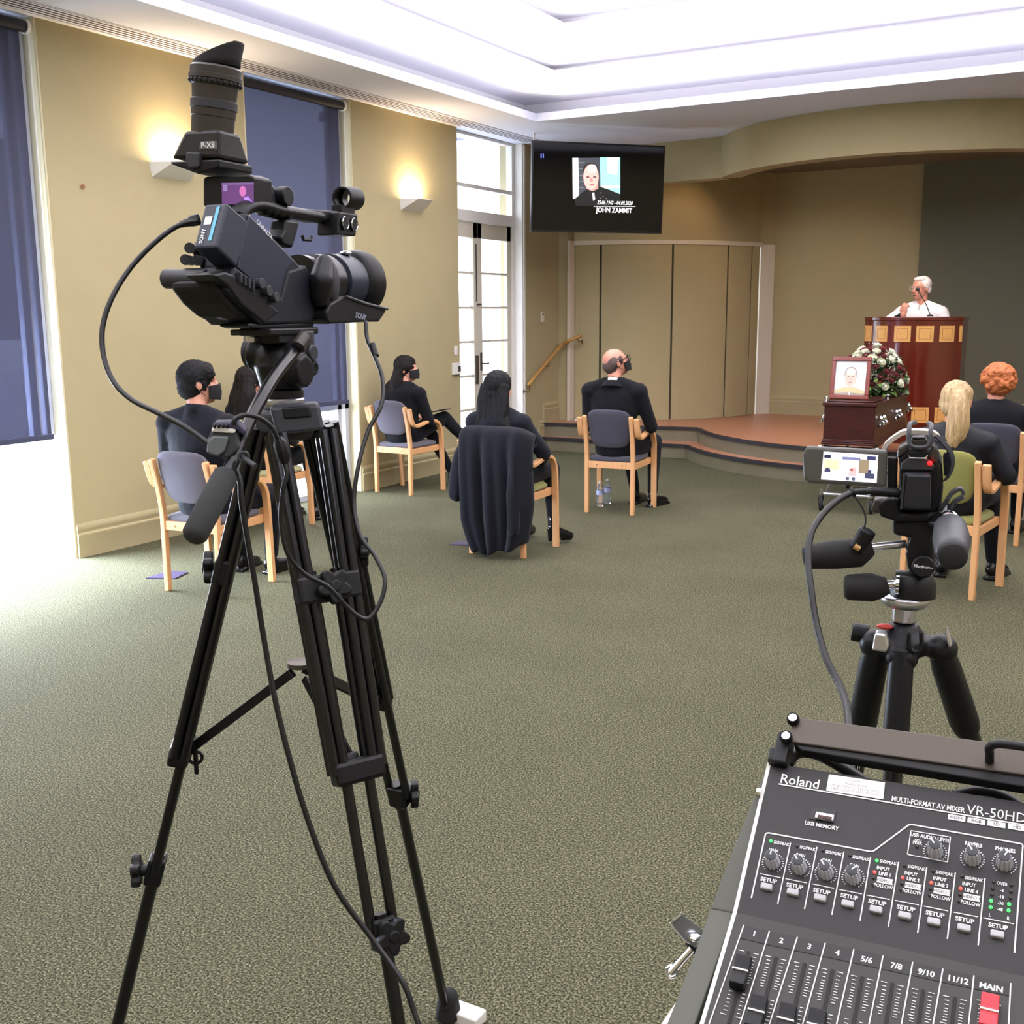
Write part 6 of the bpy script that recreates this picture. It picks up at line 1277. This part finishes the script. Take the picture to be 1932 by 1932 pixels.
for s, p in (('OVER', (1787, 413)), ('-6', (1787, 457)), ('-18', (1780, 500)), ('-30', (1777, 543)), ('-48', (1772, 583)), ('L', (1706, 620)), ('R', (1827, 643))): tx(s, *Zp(*p), .005, bold=.02)
tx('USB AUDIO LEVEL', *Zp(1310, 107), .0061, bold=.02); tx('SIG/', *Zp(1230, 128), .005, bold=.02); tx('PEAK', *Zp(1226, 143), .005, bold=.02); tx('REVERB', *Zp(1597, 153), .0062, bold=.03); tx('PHONES', *Zp(1808, 188), .0062, bold=.03)
chips = MB(); dk = MB()
def chip(px, py, w, h, s, sz=.0056):
    c = PU(px, py, .0006); pr.add([c-mu*w/2-mU*h/2, c+mu*w/2-mU*h/2, c+mu*w/2+mU*h/2, c-mu*w/2+mU*h/2], [(0, 1, 2, 3)]); write(dk, s, PU(px, py, .0009), mu, mU, sz*.8)
for s, x, y in (('HDMI', 1805, 1543), ('RGB', 1842, 1549), ('SD', 1880, 1555), ('HD', 1919, 1561)): chip(x, y, .0125, .0045, s, .0048)
for i, p in enumerate(((1010, 393), (1197, 428), (1388, 465), (1585, 503))): chip(*Zp(*p), .0115, .0046, 'VIDEO %d' % (i+1), .0042)
lf_ = [(1403.5, 1744.8, 1337.7), (1451.7, 1756.4, 1396.2), (1504.4, 1767.8, 1451.7), (1557, 1779, 1514.4), (1611, 1790.6, 1578.4), (1666, 1802.8, 1639.6), (1722, 1814.8, 1700.8), (1779, 1827.6, 1760.6), (1837.5, 1840.4, 1827.5), (1907, 1854.6, 1903)]
for a, b, c in lf_: line(pr, (a, b), (a+(c-a)*1.15, b+(1932-b)*1.15), .0009, PL)
band = MB()
for (a, b, c), (a2, b2_, c2_) in zip(lf_, lf_[1:]):
    k = .11*186/(1932-b); k2 = .11*186/(1932-b2_)
    band.add([PL(a+(c-a)*.0, b, .0004), PL(a2, b2_, .0004), PL(a2+(c2_-a2)*k2*1.2, b2_+(1932-b2_)*k2*1.2, .0004), PL(a+(c-a)*k*1.2, b+(1932-b)*k*1.2, .0004)], [(0, 1, 2, 3)])
obj('label_band', band, mat('label_band_dark', (25, 24, 25), .5), mx, **K)
for s, x, y in (('1', 1423, 1762), ('2', 1474, 1775), ('3', 1527, 1786), ('4', 1580, 1798), ('5/6', 1635, 1811), ('7/8', 1691, 1823), ('9/10', 1747.5, 1836), ('11/12', 1807, 1849), ('MAIN', 1870, 1863)): tx(s, x, y, .0078, PL, bold=.03)
slots = [(1413, 1795), (1464.6, 1806), (1518.6, 1817.6), (1571, 1830), (1627, 1843), (1684, 1854.6), (1742, 1868), (1802, 1881.6), (1866, 1890)]
for i, (x, y) in enumerate(slots):
    p = PL(x, y); obj('fader_slot', MB().prism([p-mu*.0013+nL*.0003, p+mu*.0013+nL*.0003, p+mu*.0013-mL*.06+nL*.0003, p-mu*.0013-mL*.06+nL*.0003], nL*.0003), mat('slot_black', (12, 12, 12), .7), mx, **K)
    for j in range(18):
        o = .001+j*.0033 if j < 2 or j > 9 else .0046+(j-2)*.0016+.0020
        o = j*.0031 if not 3 <= j <= 10 else .0093+(j-3)*.0022
        o = min(o, .055)+.001
        for s in (-1, 1):
            wd = .0040 if j in (0, 8, 17) else .0026
            c = p+mu*s*(.0036+wd/2)-mL*o+nL*.0005; pr.add([c-mu*wd/2-mL*.00025, c+mu*wd/2-mL*.00025, c+mu*wd/2+mL*.00025, c-mu*wd/2+mL*.00025], [(0, 1, 2, 3)])
KC = mat('knob_light_grey', (196, 198, 208), .4); KD = mat('knob_cap_dark', (44, 46, 54), .35)
def knob(px, py, ang, label=None):
    c = PU(px, py); kb = MB(); rs = []
    for t_, r in ((0, .0062), (.0125, .0050), (.0135, .0045)):
        rs.append([c+nU*t_+(mu*cos(2*pi*i/48)+mU*sin(2*pi*i/48))*(r*(1.0 if (i//2) % 2 else .90)) for i in range(48)])
    o = obj('knob', kb.rings(rs), KC, mx, label=label, **K)
    obj('knob_cap', MB().lathe(c+nU*.0128, nU, [(0, .0044), (.0012, .0041), (.0016, .003)], 24), KD, o, smooth=True, **K)
    d = (mU*cos(ang)-mu*sin(ang)); s = d.cross(nU); q = c+nU*.0146
    obj('pointer', MB().prism([q+s*.0005, q-s*.0005, q-s*.0005+d*.0046, q+s*.0005+d*.0046], nU*.0004), PRT, o, **K)
    for i in range(21):
        a = radians(-140+14*i); dd = mU*cos(a)-mu*sin(a); s = dd.cross(nU); r0 = .0075; L_ = .0012; q = c+nU*.0006
        pr.add([q+dd*r0+s*.0003, q+dd*(r0+L_)+s*.0003, q+dd*(r0+L_)-s*.0003, q+dd*r0-s*.0003], [(0, 1, 2, 3)])
for (x, y), a in zip(((268, 275), (445, 308), (620, 343), (800, 375), (1342, 203), (1590, 248), (1802, 283)), (0, .7, .7, -.7, .7, .6, -.5)): knob(*Zp(x, y), a)
BTN = mat('button_silver_grey', (178, 180, 184), .35)
for p in ((228, 440), (402, 476), (582, 513), (765, 553), (952, 591), (1142, 631), (1335, 671), (1535, 713), (1755, 755)): obj('setup_button', MB().box(PU(*Zp(*p))+nU*.0015, (.0092, .0052, .005), (mu, mU, nU)), BTN, mx, bevel=.0012, **K)
LG = mat('led_green', (60, 230, 90), emit=(70, 255, 100), estr=2.2); LR_ = mat('led_red', (255, 90, 80), emit=(255, 70, 60), estr=2.2); LD = mat('led_off', (60, 54, 54), .3)
def led(p, m_, nme, lab=None): obj(nme, MB().ell(PU(*Zp(*p))+nU*.0006, (.0013, .0013, .0012), (mu, mU, nU), 8, 12), m_, mx, smooth='all', label=lab, **K)
for p in ((255, 130), (957, 260), (1714, 527), (1711, 570), (1833, 550), (1830, 592)): led(p, LG, 'indicator_light', 'lit green indicator')
for p in ((942, 337), (1128, 373), (1318, 408), (1512, 446)): led(p, LR_, 'indicator_light', 'lit red indicator')
for p in ((430, 163), (600, 193), (778, 226), (935, 375), (932, 420), (1140, 295), (1122, 412), (1118, 455), (1330, 330), (1312, 447), (1308, 490), (1522, 365), (1507, 485), (1502, 530), (1732, 403), (1725, 445), (1720, 485), (1848, 423), (1845, 465), (1842, 508), (1222, 168)): led(p, LD, 'indicator_light', 'unlit dark indicator')
def cap_(px, py, m_, m2):
    c = PL(px, py); q = lambda v, n: c+mL*v+nL*n-mu*.0058
    o = obj('fader_cap', MB().prism([q(-.013, .002), q(.013, .002), q(.012, .011), q(.003, .009), q(-.003, .009), q(-.012, .011)], mu*.0116), m_, mx, bevel=.0012, **K)
    obj('cap_line', MB().box(c+nL*.0092, (.0118, .0012, .0016), (mu, mL, nL)), m2, o, **K)
    for v in (.0115, .009, .0065, -.0065, -.009): obj_v = None
for x, y in ((1399, 1843), (1429, 1921), (1484, 1937), (1540, 1948)): cap_(x, y, BLK, PRT)
cap_(1866, 1920, mat('fader_red', (206, 48, 62), .4), PRT)
obj('panel_print', pr, PRT, mx, **K); obj('box_lettering', dk, mat('print_dark', (60, 60, 60), .6), mx, **K)
lb = MB(); L4 = [PU(x, y, .0008) for x, y in ((1564, 1461), (1670, 1476.5), (1666.5, 1508.6), (1558.5, 1492))]
sk = obj('sticker', MB().prism(L4, nU*.0004), GLOSSW, mx, bevel=.0002, **K)
a_, b_ = (L4[1]-L4[0]).normalized(), (L4[0]-L4[3]).normalized(); cc_ = (L4[0]+L4[2])/2+nU*.0006
for i, (s, z_) in enumerate((('JVW', .0045), ('Audio Visual', .0015), ('Hugh Miller St Epping 3076', -.0016), ('1800 2258 M 0419 377 042', -.0047))): write(lb, s, cc_+b_*z_, a_, b_, .0034)
obj('faint_lettering', lb, mat('print_pale_grey', (160, 160, 172), .6), sk, **K)
us = obj('usb_recess', MB().prism([PU(x, y, .0003) for x, y in ((1531, 1523), (1578, 1530), (1574, 1553), (1527, 1545))], nU*.0006), BLKG, mx, **K)
obj('usb_socket', MB().box(PU(1556, 1542, .002), (.0145, .0056, .004), (mu, mU, nU)), ALU, us, bevel=.0006, **K); obj('usb_tongue', MB().box(PU(1556, 1542, .0045), (.011, .0024, .001), (mu, mU, nU)), mat('usb_brown', (70, 40, 30), .5), us, **K)
# ---------------- rack
rk = thing('equipment_rack', 'grey-green sloping rack case holding the mixing desk, black rail and handle above', 'rack', KK)
CASE = mat('case_grey_green', (78, 80, 72), .5, bump=.15, bscale=1200)
PA = [PU(x, y, -.006) for x, y in ((1474, 1392), (1448, 1440), (1430, 1485), (1365, 1648), (1341, 1713))]; PB = [PU(1386, 1722, -.006), PU(1457, 1440, -.006), PU(1476, 1398, -.006)]
obj('side_wall', MB().prism(PA+PB, (0, 0, -.20)).prism([PL(1341, 1713, -.006), PL(1305, 1813, -.006), PL(1258, 1932, -.006), PL(1225, 2010, -.006), PL(1290, 2010, -.006), PL(1311, 1932, -.006), PL(1386, 1722, -.006)], (0, 0, -.17)), CASE, rk, bevel=.001, **K)
def PR_(px, py, e=.014): return PU(px, py, e)
rl = [PR_(1499, 1352), PR_(1481, 1398), PR_(1932, 1462), PR_(1932, 1462)+mu*.26, PR_(1932, 1408)+mu*.26, PR_(1932, 1408)]
obj('rack_rail', MB().prism(rl, -nU*.004), mat('rail_brown_reflection', (78, 70, 62), .3, metal=.3, bump=.1, bscale=1500), rk, bevel=.001, **K)  # brown reflection is put into the rail's base colour
obj('rail_lip', MB().prism([PR_(1497, 1402, .0115), PR_(1932, 1463, .0115), PR_(1932, 1463, .0115)+mu*.26, PR_(1932, 1484, .0115)+mu*.26, PR_(1932, 1484, .0115), PR_(1512, 1415, .0115)], -nU*.012), BLK, rk, bevel=.001, **K)
for x, y in ((1497, 1360), (1484, 1394)):
    p = PR_(x, y); o = obj('rack_screw', MB().lathe(p, nU, [(0, .0052), (.004, .0054), (.006, .0044), (.0045, .0036)], 24), BLK, rk, smooth=True, **K); obj('screw_head', MB().lathe(p+nU*.004, nU, [(0, .0042), (.0015, .0036)], 20).box(p+nU*.0056, (.001, .004, .0008), (mu, mU, nU)), CHROME, o, smooth=True, **K)
obj('rack_ear', MB().box(PU(1478, 1420, .0), (.012, .03, .02), (mu, mU, nU)).box(PU(1466, 1434, -.002), (.012, .014, .02), (mu, mU, nU)), BLK, rk, bevel=.002, **K)
obj('side_screw', MB().lathe(PU(1437, 1497, .0), -mu, [(0, .005), (.004, .004)], 16), CHROME, rk, smooth=True, **K)
h0 = PR_(1867, 1436); obj('carry_handle', MB().tube(smooth_path([h0, h0+nU*.012, h0+nU*.020, h0+nU*.026+mu*.004, h0+nU*.028+mu*.012, h0+nU*.028+mu*.03, h0+nU*.028+mu*.09, h0+nU*.026+mu*.100, h0+nU*.016+mu*.104, h0+mu*.104], 4), .0034, 14), BLK, rk, smooth='all', **K)
for pts, r in ((((1486, 1444), (1497, 1426), (1515, 1419), (1540, 1423), (1570, 1437), (1600, 1455), (1640, 1480)), .005), (((1800, 1500), (1840, 1492), (1875, 1496), (1905, 1508), (1930, 1525)), .004)):
    single('rack_cable', MB().tube(smooth_path([PU(x, y, -.02) for x, y in pts], 5), r, 12), CAB, ('thick black cable curving out from under the rail\'s left end' if r > .0045 else 'thin black cable arching behind the mixer toward the right'), 'cable', smooth='all')
# latch on the case side
la = thing('case_latch', 'silver butterfly latch sticking out from the left side of the rack case', 'latch', at(1300, 1780, .98))
def lt(x, y, d=.93): return at(x, y, d)
obj('latch_plate', MB().prism([lt(*p) for p in ((1263, 1743), (1284, 1722), (1330, 1757), (1312, 1788), (1290, 1775))], ray(1300, 1760).normalized()*.003), ALU, la, bevel=.001, **K)
obj('latch_tongue', MB().prism([lt(*p, .925) for p in ((1262, 1742), (1268, 1738), (1283, 1727), (1284, 1720), (1288, 1722), (1287, 1732), (1270, 1746))], ray(1300, 1760).normalized()*.008), CHROME, la, bevel=.001, **K)
obj('latch_boss', MB().ell(lt(1311, 1768, .925), (.006, .006, .003)), CHROME, la, smooth='all', **K)
obj('latch_base', MB().prism([lt(*p, .935) for p in ((1290, 1768), (1318, 1788), (1312, 1806), (1296, 1786))], ray(1300, 1760).normalized()*.01), GREYP, la, bevel=.001, **K)
obj('latch_lever', MB().tube([lt(1305, 1790), lt(1285, 1812), lt(1266, 1834)], [.003, .003, .0035], 10).ring(lt(1267, 1833), ray(1300, 1760).normalized(), .0042, .0018), CHROME, la, smooth=True, **K)
tb = thing('table', 'white-edged table under the rack case, bottom edge of the picture', 'table', (0.1, .6, 0))
obj('table_top', MB().b2((-.362, .25, .915), (.62, 1.02, .95)), mat('table_pale_laminate', (216, 206, 196), .4), tb, bevel=.004, **K)
for x in (-.30, .56):
    for y in (.31, .96): obj('leg', MB().cyl((x, y, 0), (x, y, .915), .018), ALU, tb, smooth=True, **K)
obj('case_body', MB().prism([KK-mu*.02-nL*.06, KK-mu*.02+mU*.10-nU*.08, Vector(((KK-mu*.02+mU*.10).x, (KK+mU*.10).y, .951)), Vector((KK.x-.02, .42, .951)), KK-mu*.02-mL*.28-nL*.055], mu*.49), CASE, rk, **K)
